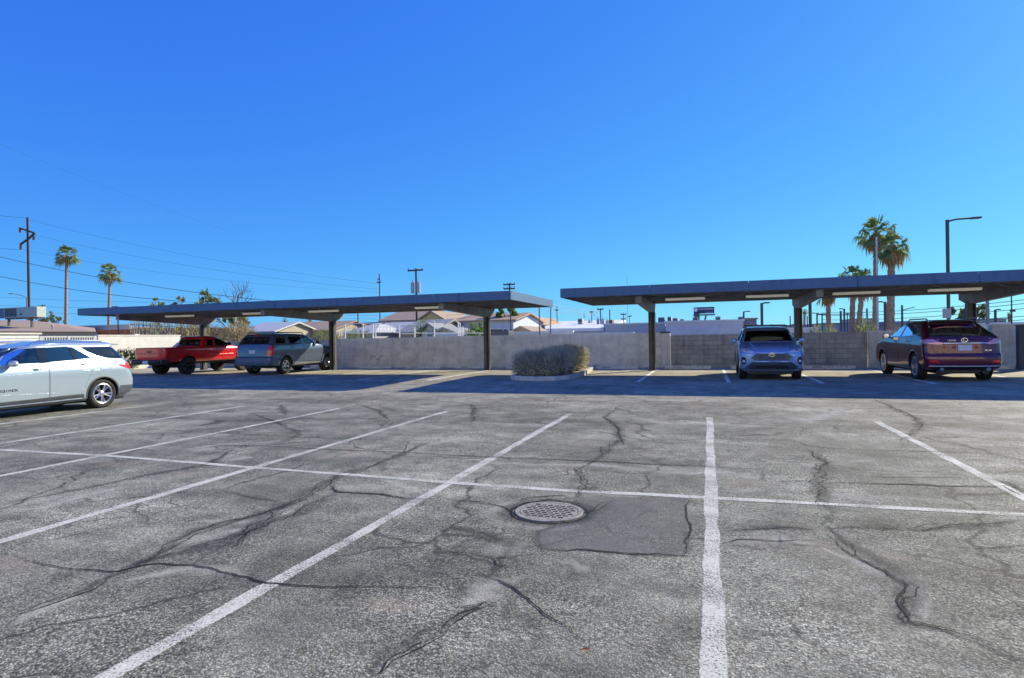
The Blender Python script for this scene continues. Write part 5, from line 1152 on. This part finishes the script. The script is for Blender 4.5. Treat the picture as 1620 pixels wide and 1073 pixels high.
# billboard
a = at(1097.5, 496.5, 78); b = at(1130, 485.5, 78); w = (b.x-a.x)/2; t = thing('billboard', 'dark blue billboard with white lettering above the warehouse roofs', 'billboard', ((a.x+b.x)/2, 78, GZ)); zc = (a.z+b.z)/2-GZ; h = (b.z-a.z)/2
mb = MB(); mb.box((-w, 0, zc-h), (w, .3, zc+h)); mb.build('panel', plain('navy board', (.035,.045,.12), .6), t)
mb = MB(); mb.box((-w-.1, -.3, zc-h-.25), (w+.1, .6, zc-h-.1)); mb.build('catwalk', M['trim_grey'], t)
mb = MB(); mb.tube([(-w*.7, .3, 0), (-w*.7, .3, zc-h)], .35, 10); mb.beam((-w*.25, .3, zc-h-2.6), (w*.2, .3, zc-h-.2), .2, .2); mb.build('support', M['trim_grey'], t)
for x0, x1, z0, z1 in ((-.86,-.72,-.25,.6),(-.66,-.40,.30,.44),(-.36,.0,.30,.46),(.04,.9,.30,.46),(.15,.88,-.72,-.64)):
    if x0 == -.86:
        mb = MB(); mb.tube([(w*(x0+x1)/2+w*.08*math.cos(k*PI/8), -.03, zc+h*.18+h*.42*math.sin(k*PI/8)) for k in range(16)], .09, 4, closed=True); mb.build('emblem', M['white'], t)
    else: mb = MB(); mb.box((w*x0, -.04, zc+h*z0), (w*x1, -.002, zc+h*z1)); mb.build('lettering', M['white'], t)
# right-hand distance
H('low beige wall and buildings behind the right carport middle post', 1240, 1300, 516, 512, 70, 8, 'flat', noise_mat('hazy tan', (.40,.38,.36), (.47,.45,.43), 2, .9), M['greyroof'], name='building', cat='building')
H('grey warehouse behind the palms with red brown trunks', 1296, 1402, 512.5, 508, 66, 12, 'flat', M['wallgrey'], M['greyroof'], name='warehouse', cat='warehouse')
H('low hazy block with a flat roof between the right palms', 1350, 1384, 505, 503, 110, 10, 'flat', M['wallgrey'], M['greyroof'], name='building', cat='building')
H('long flat grey building above the maroon SUV roof', 1404, 1500, 509, 505, 90, 12, 'flat', M['wallgrey'], M['tarproof'], name='building', cat='building')
H('tan low building left of the maroon SUV roof', 1415, 1440, 514, 511, 60, 8, 'flat', M['walltan'], M['greyroof'], name='building', cat='building')
H('pale flat roofed building near the right edge behind the block pillar', 1560, 1592, 506, 503, 70, 10, 'flat', noise_mat('pale teal render', (.35,.41,.42), (.42,.48,.49), 2, .9), M['greyroof'], name='building', cat='building')
H('low pale wall at the right edge behind the block pillar', 1556, 1640, 513, 511, 45, .4, 'flat', M['wallwhite'], M['wallwhite'], name='yard_wall', cat='wall')
H('low white yard wall in front of the small distant palm', 1243, 1296, 521, 520, 44, .3, 'flat', M['wallwhite'], M['wallwhite'], name='yard_wall', cat='wall')
for i, (x0, x1, y0, Y) in enumerate(((-40, 60, 519, 190), (190, 420, 519, 220), (880, 1060, 515, 240), (1180, 1330, 514, 180), (1480, 1700, 512, 200))):
    a = at(x0, y0, Y); b = at(x1, y0, Y); mb = MB(); n = 26; vs = []
    for k in range(n+1):
        x = a.x+(b.x-a.x)*k/n; z = (a.z+(b.z-a.z)*k/n)+noise.noise(Vector((k*.6, i*7., 0)))*1.2; vs += [(x, Y, GZ), (x, Y, z)]
    m2 = len(vs); vs += [(x, y+25, z if z == GZ else z*.9) for x, y, z in vs]
    fs = [(2*k, 2*k+2, 2*k+3, 2*k+1) for k in range(n)]+[(2*k+1, 2*k+3, m2+2*k+3, m2+2*k+1) for k in range(n)]
    mb.add(vs, fs); o = mb.build('distant_trees', leafmat('far foliage %d' % i, (.07,.085,.06), (.14,.15,.10)), None); tag(o, 'far tree line seen as one low mass on the horizon', 'trees', 'far tree lines', 'stuff')

# ---------------- poles
def utility(label, px, pyt, Y, w=.28, arms=(), tr=0, pybase=None, mat=None, lean=0):
    p = at(px, pyt, Y); t = thing('utility_pole', label, 'utility pole', (p.x, Y, GZ)); h = p.z-GZ; w = w*.62; mat = mat or M['woodpole']
    mb = MB(); mb.tube([(0, 0, 0), (lean*h, 0, h)], [w/2, w*.38], 10); mb.build('pole', mat, t, smooth=True)
    for (dpy, wpx, ins) in arms:
        z = at(px, pyt+dpy, Y).z-GZ; wd = wpx*abs(at(px+1, pyt, Y).x-p.x)/2; x0 = lean*z
        mb = MB(); mb.beam((x0-wd, -.12, z), (x0+wd, -.12, z), .11, .13); a_ = mb.build('crossarm', mat, t)
        for k in range(ins):
            x = x0-wd*.92+2*wd*.92*k/max(1, ins-1); mb = MB(); mb.tube([(x, -.12, z+.06), (x, -.12, z+.12), (x, -.12, z+.20)], [.02, .04, .03], 6); mb.build('insulator', M['insul'], a_)
    for k in range(tr):
        z = h-1.7; x = (-.30 if k == 0 else .27); mb = MB(); mb.tube([(x, -.1, z-.5), (x, -.1, z+.45)], .17, 12); mb.tube([(x, -.1, z+.45), (x, -.1, z+.7)], .05, 6); mb.build('transformer', M['tank'], t, smooth=True)
    return t
pt = utility('tall brown steel pole with bracing arms near the left edge', 43.5, 344, 62, .62, mat=M['woodpole'])
ox = Vector(pt.location)
def L3(px, py, Y=62): return at(px, py, Y)-ox
mb = MB(); mb.beam(L3(31, 361), L3(55, 369), .2, .22); mb.beam(L3(55, 369), L3(45, 378), .2, .22); mb.beam(L3(45, 378), L3(32, 387), .2, .22); mb.build('brace_arm', M['woodpole'], pt)
for px, y0, y1 in ((32, 362, 368), (53.5, 373, 380), (33, 387, 395)):
    mb = MB(); mb.tube([L3(px, y0), L3(px-.2, y1)], .16, 8); mb.build('insulator', M['insul'], pt)
utility('short leaning pole with a crossarm beside the far left cooler', 67, 482, 58, .3, ((2.5, 12, 2), (8, 7, 2)), lean=.0)
utility('slim dark pole right of the middle carport post', 566, 486, 52, .22)
utility('thin tall pole rising above the left carport roof, left of the transformer pole', 600, 433, 70, .26, ((9, 4, 0), (14, 6, 2)))
utility('brown pole with crossarm and grey transformers above the left carport', 658, 425, 48, .34, ((3, 24, 3),), tr=2)
utility('pole with two stacked crossarms above the right end of the left carport', 806, 448, 56, .3, ((2.5, 18, 4), (9, 18, 4)))
utility('small distant pole with crossarm below the left carport roof', 724, 495, 80, .22, ((2, 12, 2),))
utility('slim dark pole under the end of the left carport', 807.5, 480, 40, .16, mat=M['polepaint'])
utility('rusty slim pole left of the leaning one between the carports', 853, 484, 40, .17, mat=M['trim'])
utility('leaning slim pole between the carports', 869, 486, 40, .15, mat=M['polegrey'], lean=.03)
utility('distant pole just right of the leaning one', 881, 485, 74, .2, ((6, 5, 1),))
utility('short distant pole behind the roof cooler', 924, 496, 84, .16)
utility('distant pole with a single transformer', 936, 492, 76, .2, ((2, 6, 2),), tr=1)
utility('distant pole with paired dark transformers', 950, 488, 70, .24, ((1.5, 10, 2),), tr=2)
utility('plain distant pole with one side transformer', 964.5, 490, 70, .24, (), tr=1)
utility('distant pole with a wide crossarm left of the antenna', 986.5, 496, 80, .2, ((1.5, 9, 3), (9, 8, 2)))
utility('hair thin antenna mast behind the right carport left end', 992, 438, 72, .07, mat=M['polegrey'])
utility('small pole with crossarm right of the antenna mast', 996, 500, 84, .14, ((0.5, 6, 2),))
utility('plain dark pole at the left end of the tram wires', 1250, 500, 60, .2, mat=M['polepaint'])
utility('stubby dark pole beside the small distant palm', 1277, 500, 60, .2, mat=M['polepaint'])
utility('dark mast left of the red brown palm trunk', 1300.5, 496, 60, .24, ((1.5, 14, 1),), mat=M['polepaint'])
utility('thick dark mast right of the red brown palm trunk', 1330, 492, 50, .30, mat=M['polepaint'])
utility('thin dark mast left of the leaning palm pair', 1340.5, 495, 64, .18, ((2, 10, 1),), mat=M['polepaint'])
utility('grey mast between the leaning palm pair and the white pole', 1371.5, 488, 50, .26, mat=M['polegrey'])
utility('dark rusty mast against the thick palm trunk', 1404, 480, 44, .26, mat=M['trim'])
utility('dark mast with a thin bracket arm right of the thick palm', 1427, 483, 52, .28, mat=M['polepaint'])
utility('grey square post right of the green tree behind the maroon SUV', 1562, 470, 36, .30, mat=M['polegrey'])
utility('slim dark pole with tiny crossarm near the right edge', 1600, 462, 44, .14, ((30, 8, 0),), mat=M['polepaint'])
utility('tall white pole standing in front of the tallest palm trunk', 1386.5, 375, 38, .20, mat=plain('white pole', (.55,.52,.53), .6))
def lamp(label, px, pyt, Y, wpx, r, sgn=1, curved=False, mat=None):
    p = at(px, pyt, Y); t = thing('street_lamp', label, 'street lamp', (p.x, Y, GZ)); h = p.z-GZ; k = abs(at(px+1, pyt, Y).x-p.x); w = wpx*k*sgn; mat = mat or M['polepaint']
    mb = MB(); mb.tube([(0, 0, 0), (0, 0, h)], r, 10); mb.build('pole', mat, t, smooth=True)
    mb = MB(); mb.tube([(0, 0, h-r), (w*.35, 0, h-(.0 if not curved else -.25)), (w, 0, h+(.01 if not curved else .6))], r*.55, 8); mb.build('arm', mat, t)
    mb = MB(); z = h+(.01 if not curved else .6); L = abs(w)*.28; s = 1 if w > 0 else -1; mb.box((w-L*.45 if s > 0 else w-L*.9, -.16, z-.05), (w+L*.9 if s > 0 else w+L*.45, .16, z+.04)); mb.build('lamp_head', mat, t, bevel=.02); return t
lamp('tall dark parking lot lamp with a flat head above the maroon SUV', 1498.5, 348, 40, 42, .09)
lamp('mid height dark lamp left of the right carport middle post', 1205, 479.5, 48, 10, .10)
lamp('small distant lamp above the violet building', 1176.5, 493, 60, 8, .08)
lamp('tall dark pole lamp right of the carport middle post', 1281, 455, 52, 8, .12)
lamp('small distant lamp left of the red brown palm', 1292.5, 495.5, 62, 6, .07, -1)
lamp('distant lamp left of the leaning palm pair', 1335.5, 488.5, 60, 6, .08, -1)
lamp('slim lamp between the tallest and the thick palm trunks', 1400, 477.5, 50, 8, .09, -1)
lamp('small lamp behind the block pillar near the right edge', 1574.5, 490, 56, 6, .09, 1)
lamp('curved arm street lamp fixed by the tall brown pole at the left', 42, 470, 61.4, 22, .07, -1, True, M['polegrey'])
lamp('low flat headed lamp rising behind the left end of the carport', 186.5, 485, 40, 6, .06, -1)
a = at(1491.5, 503.5, 39.5); b = at(1505, 488, 39.5); t = thing('back_of_sign', 'square grey back of a sign on the tall lamp pole above the maroon SUV', 'sign', ((a.x+b.x)/2, 39.5, a.z)); w = (b.x-a.x)/2
mb = MB(); mb.box((-w, 0, 0), (w, .03, b.z-a.z)); mb.build('plate', M['tank'], t); mb = MB(); mb.box((-w, .03, (b.z-a.z)*.5), (w, .07, (b.z-a.z)*.56)); mb.build('bracket', M['trim_grey'], t)

# ---------------- wires
def wire(label, a, Ya, b, Yb, sag, r=.02):
    A, B = at(*a, Ya), at(*b, Yb); P = []
    for i in range(21):
        t_ = i/20; p = A.lerp(B, t_); p.z -= sag*4*t_*(1-t_); P.append(p)
    mb = MB(); mb.tube(P, r, 5); o = mb.build('power_line', M['polepaint'], smooth=True); tag(o, label, 'power line', 'overhead wires')
wire('thick overhead wire from the left edge down to the dead tree', (-60, 392), 44, (440, 477), 52, .7, .026); wire('lower thick overhead wire crossing the two left palm trunks', (-60, 424), 42, (290, 477), 48, .5, .026)
wire('faint topmost wire from the tall brown pole towards the thin pole', (43, 347), 62, (600, 449), 70, .9, .011); wire('faint second wire below the topmost one', (55, 372), 62, (600, 458), 70, .9, .011); wire('faint wire from the lowest brace of the brown pole', (33, 395), 62, (600, 463), 70, .9, .009)
wire('faint wire leaving the brown pole top at the left edge', (-60, 334), 60, (43, 345), 62, .1, .02); wire('faint wire to the lower brace at the left edge', (-60, 388), 60, (33, 395), 62, .1, .02)
wire('very high pale wire running in from the left edge', (-20, 220), 40, (380, 372), 70, .3, .008)
for i, (y0, y1, y2) in enumerate(((456, 466, 1), (470, 474, 1), (480, 483, 1))): wire(['upper', 'middle', 'lower'][i]+' of the three thin wires low behind the left palms', (-60, y0+10), 80, (330, y1+12), 90, .5, .02)
for i, y in enumerate((500, 505, 510)): wire(['upper', 'middle', 'lower'][i]+' thin wire seen under the left carport between its middle and end posts', (532, y-2), 74, (806, y-6), 60, .3, .015)
for i, (y0, y1) in enumerate(((482, 500), (490, 503), (497, 506))): wire(['upper', 'middle', 'lower'][i]+' thin wire between the carports running to the transformers', (806, y0-26), 56, (950, y1-8), 70, .6, .02)
for i, (y0, y1) in enumerate(((492, 470), (496, 476), (503, 484), (508, 497), (512, 503))): wire(['topmost', 'second', 'third', 'fourth', 'lowest'][i]+' tram wire rising to the right above the maroon SUV', (1300, y0+3), 60, (1660, y1), 40, .25, .018)
wire('bracket wire over the thick dark mast', (1300, 497), 60, (1371, 494), 50, .1, .02); wire('thin bracket arm of the mast right of the thick palm', (1427, 491), 52, (1447, 486), 50, .0, .03)
# ---------------- security fence behind the wall
fx = [(546, 512), (574, 511), (590, 512), (594, 512), (632, 513), (656, 518), (687, 508), (725, 511), (728, 512), (732, 516)]
t = thing('wire_fence', 'wire mesh fence with pale posts on the wall between the middle and end carport posts', 'fence', (0, 29.5, GZ))
for x, y in fx: mb = MB(); p = at(x, y, 29.5); mb.tube([(p.x, 0, 0), (p.x, 0, p.z-GZ)], .035, 8); mb.build('fence_post', M['wallwhite'], t)
for (x0, x1, y) in ((532, 594, 527), (594, 632, 526), (632, 656, 528), (656, 767, 527), (546, 594, 512), (594, 655, 513)):
    mb = MB(); a, b = at(x0, y, 29.5), at(x1, y, 29.5); mb.tube([(a.x, 0, a.z-GZ), (b.x, 0, b.z-GZ)], .022, 6); mb.build('rail', M['wallwhite'], t)
a, b = at(534, 528, 29.5), at(660, 513, 29.5); mb = MB(); x = a.x
while x < b.x: mb.tube([(x, .01, a.z-GZ-.3), (x, .01, b.z-GZ)], .004, 3, caps=False); x += .16
z = a.z-GZ-.2
while z < b.z-GZ: mb.tube([(a.x, .01, z), (b.x, .01, z)], .004, 3, caps=False); z += .16
o = mb.build('mesh_panel', M['galv'], t)
mb = MB(); x = at(596, 519, 29.6).x
while x < at(655, 519, 29.6).x: mb.tube([(x+.22*math.cos(k*PI/6), .05+.05*math.sin(k), 2.15-GZ+.2*math.sin(k*PI/6)) for k in range(12)], .006, 3, closed=True); x += .22
mb.build('razor_coil', M['galv'], t)
t = thing('slat_fence', 'leaning wooden slat fence behind the white side wall, left of the dry brush', 'fence', (0, 36, GZ))
for k in range(24): mb = MB(); p = at(207+k*3.0, 509+.3*k*.4, 36); q = at(207+k*3.0-2.5, 523, 36); mb.beam((q.x, 0, .2), (p.x+random.uniform(-.1,.1), 0, p.z-GZ+random.uniform(-.05,.1)), .07, .03, 0, (0,1,0)); mb.build('slat', M['walltan'], t)
mb = MB(); a, b = at(205, 513, 36), at(277, 517, 36); mb.beam((a.x, .04, a.z-GZ), (b.x, .04, b.z-GZ), .05, .06); mb.build('rail', M['walltan'], t)

# ---------------- plants
M['palm'] = leafmat('palm green', (.10,.16,.05), (.22,.30,.10), (.38,.42,.16), .35); M['palmdead'] = leafmat('dead palm fronds', (.32,.19,.10), (.52,.34,.19), (.62,.44,.26), .25)
M['trunk'] = noise_mat('palm trunk', (.26,.17,.12), (.48,.33,.24), 5, .9, bump=.6, bscale=18); M['bark'] = noise_mat('bark', (.10,.08,.06), (.22,.18,.14), 5, .9)
def palm(label, pxb, pxt, pyc, Rpx, Y, tw, skirt=.9, nf=34, rough_trunk=True):
    c = at(pxt, pyc, Y); b = at(pxb, 520, Y); k = abs(at(pxt+1, pyc, Y).x-c.x); Rr = Rpx*k; t = thing('palm_tree', label, 'palm tree', (b.x, Y, GZ), 0, 'fan palms beyond the wall'); O = Vector((b.x, Y, GZ)); cc = c-O
    mb = MB(); P = []; rad = []; n = int(cc.z/.22)
    for i in range(n+1):
        f = i/n; P.append(Vector((cc.x*f**1.4, 0, cc.z*f))); rad.append(tw/2*(1.25-.35*f)*(1.10 if i % 2 else .95)*(1.25 if f > .9 else 1))
    mb.tube(P, rad, 12)
    if rough_trunk:
        for i in range(n*5):
            f = random.uniform(.0, .97); p = Vector((cc.x*f**1.4, 0, cc.z*f)); a = random.uniform(0, 2*PI); d = Vector((math.cos(a), math.sin(a), .9)).normalized(); s = Vector((-math.sin(a), math.cos(a), 0))*tw*.14; q = p+Vector((math.cos(a), math.sin(a), 0))*tw*.45
            mb.add([q-s, q+s, q+d*tw*.38], [(0,1,2)])
    mb.build('trunk', M['trunk'], t, fix=False)
    mb = MB()
    def frond(mb, a, el, L, droop, wfan, m=0):
        d = Vector((math.cos(a)*math.cos(el), math.sin(a)*math.cos(el), math.sin(el))); s = Vector((-math.sin(a), math.cos(a), 0)); up = s.cross(d)*-1
        pe = cc+d*L*.5+Vector((0,0,-droop*.12*L)); mb.add([cc-s*.03, cc+s*.03, pe+s*.02, pe-s*.02], [(0,1,2,3)], m)
        nl = 11; roll = random.uniform(-.5, .5); s2 = (s*math.cos(roll)+up*math.sin(roll))
        for j in range(nl):
            an = (j/(nl-1)-.5)*2*wfan; dr = d*math.cos(an)+s2*math.sin(an); l = L*.55*(1-.25*abs(an)/wfan)*random.uniform(.85, 1.1)
            mid = pe+dr*l*.6+Vector((0,0,-droop*.06*L)); tip = pe+dr*l*.95+Vector((0,0,-droop*.38*L*random.uniform(.6,1.3))); w = L*.040; ss = dr.cross(up+Vector((0,0,.01))).normalized()*w
            mb.add([pe, mid-ss, mid+ss, tip], [(0,1,2), (1,3,2)], m)
    for i in range(nf):
        a = 2*PI*i*.618+random.uniform(-.2,.2); el = R(78)-R(110)*(i/nf)**.9+random.uniform(-.1,.1); frond(mb, a, el, Rr*random.uniform(.7,1.15), .35+.8*(i/nf), 1.0)
    mb.build('crown', M['palm'], t, fix=False)
    if skirt:
        mb = MB()
        for i in range(46):
            a = random.uniform(0, 2*PI); d0 = Vector((math.cos(a), math.sin(a), 0)); l = Rr*skirt*random.uniform(.6,1.1); w = Rr*.32*random.uniform(.5,1)
            st = cc+d0*w*.5+Vector((0,0,random.uniform(-.15,.1)*Rr)); s = Vector((-math.sin(a), math.cos(a), 0))
            for j in range(5):
                an = (j-2)*.16; e = st+Vector((0,0,-l*random.uniform(.8,1.05)))+s*l*an+d0*w*.5*random.uniform(.2,1); mm = st+Vector((0,0,-l*.45))+s*l*an*.7+d0*w*.75; mb.add([st, mm-s*l*.035, mm+s*l*.035, e], [(0,1,2),(1,3,2)])
        mb.build('dead_fronds', M['palmdead'], t, fix=False)
palm('slim fan palm with slightly bent trunk right of the tall brown pole', 103.5, 105.5, 404, 15.5, 62, .36, .6)
palm('shorter slim fan palm above the left end of the left carport', 171, 174, 431, 14.5, 60, .32, .7)
palm('tallest fan palm above the right carport, behind the white pole', 1384, 1386, 369, 38, 41, .26, 1.0, 40)
palm('fan palm with long brown skirt right of the tallest palm', 1408, 1411, 388, 36, 39, .36, 1.25, 36)
palm('palm with straight red brown trunk right of the middle carport post', 1311, 1310, 462, 22, 42, .27, 1.3)
palm('left palm of the leaning pair between the carport posts', 1347, 1350, 440, 30, 40, .27, 1.3, 30)
palm('right palm of the leaning pair, trunk tilted right', 1355, 1366, 446, 28, 39, .26, 1.3, 30)
palm('tiny distant palm right of the middle carport post', 1272, 1273, 493, 7, 90, .3, .8, 20)
palm('tiny distant palm above the boxy SUV', 450, 450.5, 507, 4.5, 120, .3, .6, 16); palm('tiny distant palm left of the middle carport post', 490.5, 490.5, 506, 4.5, 120, .3, .6, 16)
palm('tiny distant palm at the right edge', 1597, 1597, 497, 6, 70, .25, .6, 16)
def tree(label, px, pyt, pyb, wpx, Y, mat, n=900, leaf=.22, clump=16, name='tree'):
    top = at(px, pyt, Y); bot = at(px, pyb, Y); k = abs(at(px+1, pyt, Y).x-top.x); rx = wpx*k/2; rz = (top.z-bot.z)/2; t = thing(name, label, 'tree', (top.x, Y, GZ)); c = Vector((0, 0, (top.z+bot.z)/2-GZ))
    mb = MB(); blades(mb, c, (rx, rx*.8, rz), n, leaf, leaf*.5, .35, .2, 0, clump); mb.build('crown', mat, t, fix=False)
    mb = MB(); mb.tube([(0,0,0), (.05,0,c.z*.6), (0,.05,c.z)], [.14,.10,.05], 8)
    for i in range(9):
        a = random.uniform(0, 2*PI); mb.tube([(0,0,c.z*.5+i*.05), (rx*.4*math.cos(a), rx*.3*math.sin(a), c.z-rz*.1), (rx*.8*math.cos(a), rx*.6*math.sin(a), c.z+rz*random.uniform(-.2,.8))], [.06,.035,.01], 5)
    mb.build('trunk', M['bark'], t); return t
GR = leafmat('bright green leaves', (.07,.13,.02), (.16,.25,.04), (.24,.33,.07), .35); OL = leafmat('olive leaves', (.12,.15,.06), (.24,.27,.11), (.36,.36,.17), .35); DRY = leafmat('dry straw brush', (.24,.18,.09), (.42,.33,.18), (.52,.43,.26), .2); YL = leafmat('yellow green brush', (.16,.18,.04), (.30,.30,.08), (.40,.38,.14), .3)
tree('bright green tree behind the right end of the left carport', 797, 486, 514, 40, 52, GR, 1500)
tree('loose green tree top poking above the left carport left of the dead tree', 328, 462, 500, 34, 44, OL, 700, .28)
tree('ragged green tree top above the carport over the pickup', 286, 470, 500, 26, 44, OL, 400, .26); tree('small ragged tree top above the carport, left of the others', 248, 472, 500, 22, 46, OL, 300, .26)
tree('sunlit olive tree behind the maroon SUV and the right carport post', 1540, 477, 512, 66, 46, OL, 1500)
tree('yellow green tree behind the boxy SUV', 375, 497, 523, 44, 40, YL, 1100)
tree('small grey green tree by the crossarm pole at the far left', 70, 491, 512, 20, 54, OL, 350); tree('olive shrub left of the far left palm trunk', 88, 499, 514, 18, 54, OL, 300)
def brush(label, px0, px1, pyt, Y, mat, n, name='bush', ln=.3, h0=.3, wd=.035):
    a = at(px0, pyt, Y); b = at(px1, pyt, Y); zc = (a.z+GZ)/2; bush(label, [(((a.x+b.x)/2, Y, zc), (abs(b.x-a.x)/2, 1.0, max(.3, (a.z-GZ)/2)))], mat, n, ln, wd)
brush('long mass of dry straw coloured brush behind the pickup', 277, 350, 508, 33, DRY, 420); brush('yellow green brush above the dry brush behind the pickup', 200, 330, 500, 37, YL, 170)
brush('dry straw brush between the pickup and the boxy SUV', 345, 402, 512, 33, DRY, 520); brush('pale dry brush behind the boxy SUV roof', 362, 400, 506, 34, DRY, 300)
brush('dusty brush at the foot of the houses left of the middle post', 490, 540, 524, 33, OL, 400); brush('low green and brown brush by the pale corrugated shed', 542, 592, 523, 33, OL, 420)
brush('bright green shrub behind the wall left of the left carport end post', 738, 772, 512, 36, GR, 500, wd=.05); brush('dark ivy clump on the gabled house behind the transformer pole', 660, 680, 504, 43, GR, 300)
brush('green shrub at the foot of the leaning palm pair', 1356, 1376, 505, 38, OL, 500); brush('low green shrub left of the red brown palm trunk', 1283, 1300, 515, 44, OL, 500); brush('shrub at the foot of the red brown palm trunk', 1305, 1324, 515, 40, OL, 400); brush('green shrub between the pole and the white pole', 1372, 1384, 510, 40, OL, 500)
brush('dark trimmed shrub by the tail lamp of the pale SUV', 186, 212, 553, 25.4, leafmat('dark green leaves', (.03,.05,.02), (.08,.11,.05), None, .2), 1500, wd=.03, ln=.12)
bush('sprawling green and straw shrub between the pale SUV and the pickup', [((-29.6, 22.6, .4), (.7, .8, .42))], YL, 1500, .12, .02)
t = thing('bare_tree', 'leafless grey tree above the left carport over the boxy SUV', 'tree', (at(365, 480, 42).x, 42, GZ)); zt = at(365, 447, 42).z-GZ
mb = MB(); 
def br(p, d, l, r, dep):
    q = p+d*l; mb.tube([p, (p+q)/2+rnd_dir()*l*.06, q], [r, r*.8, r*.6], 5)
    if dep:
        for _ in range(3 if dep > 1 else 4): br(p+d*l*random.uniform(.5,1), (d+rnd_dir()*.75+Vector((0,0,.25))).normalized(), l*random.uniform(.55,.75), r*.55, dep-1)
br(Vector((0,0,0)), Vector((0,0,1)), zt*.5, .12, 4); mb.build('trunk', M['bark'], t)
# parked vehicle roof far behind the bright shrub
mb = MB(); a = at(764, 531, 33); mb.box((a.x-.1, 33, GZ), (a.x+1.6, 34, a.z+.25)); o = mb.build('utility_box', M['trim_grey'], bevel=.05); tag(o, 'dark utility box behind the wall just right of the left carport end post', 'box')
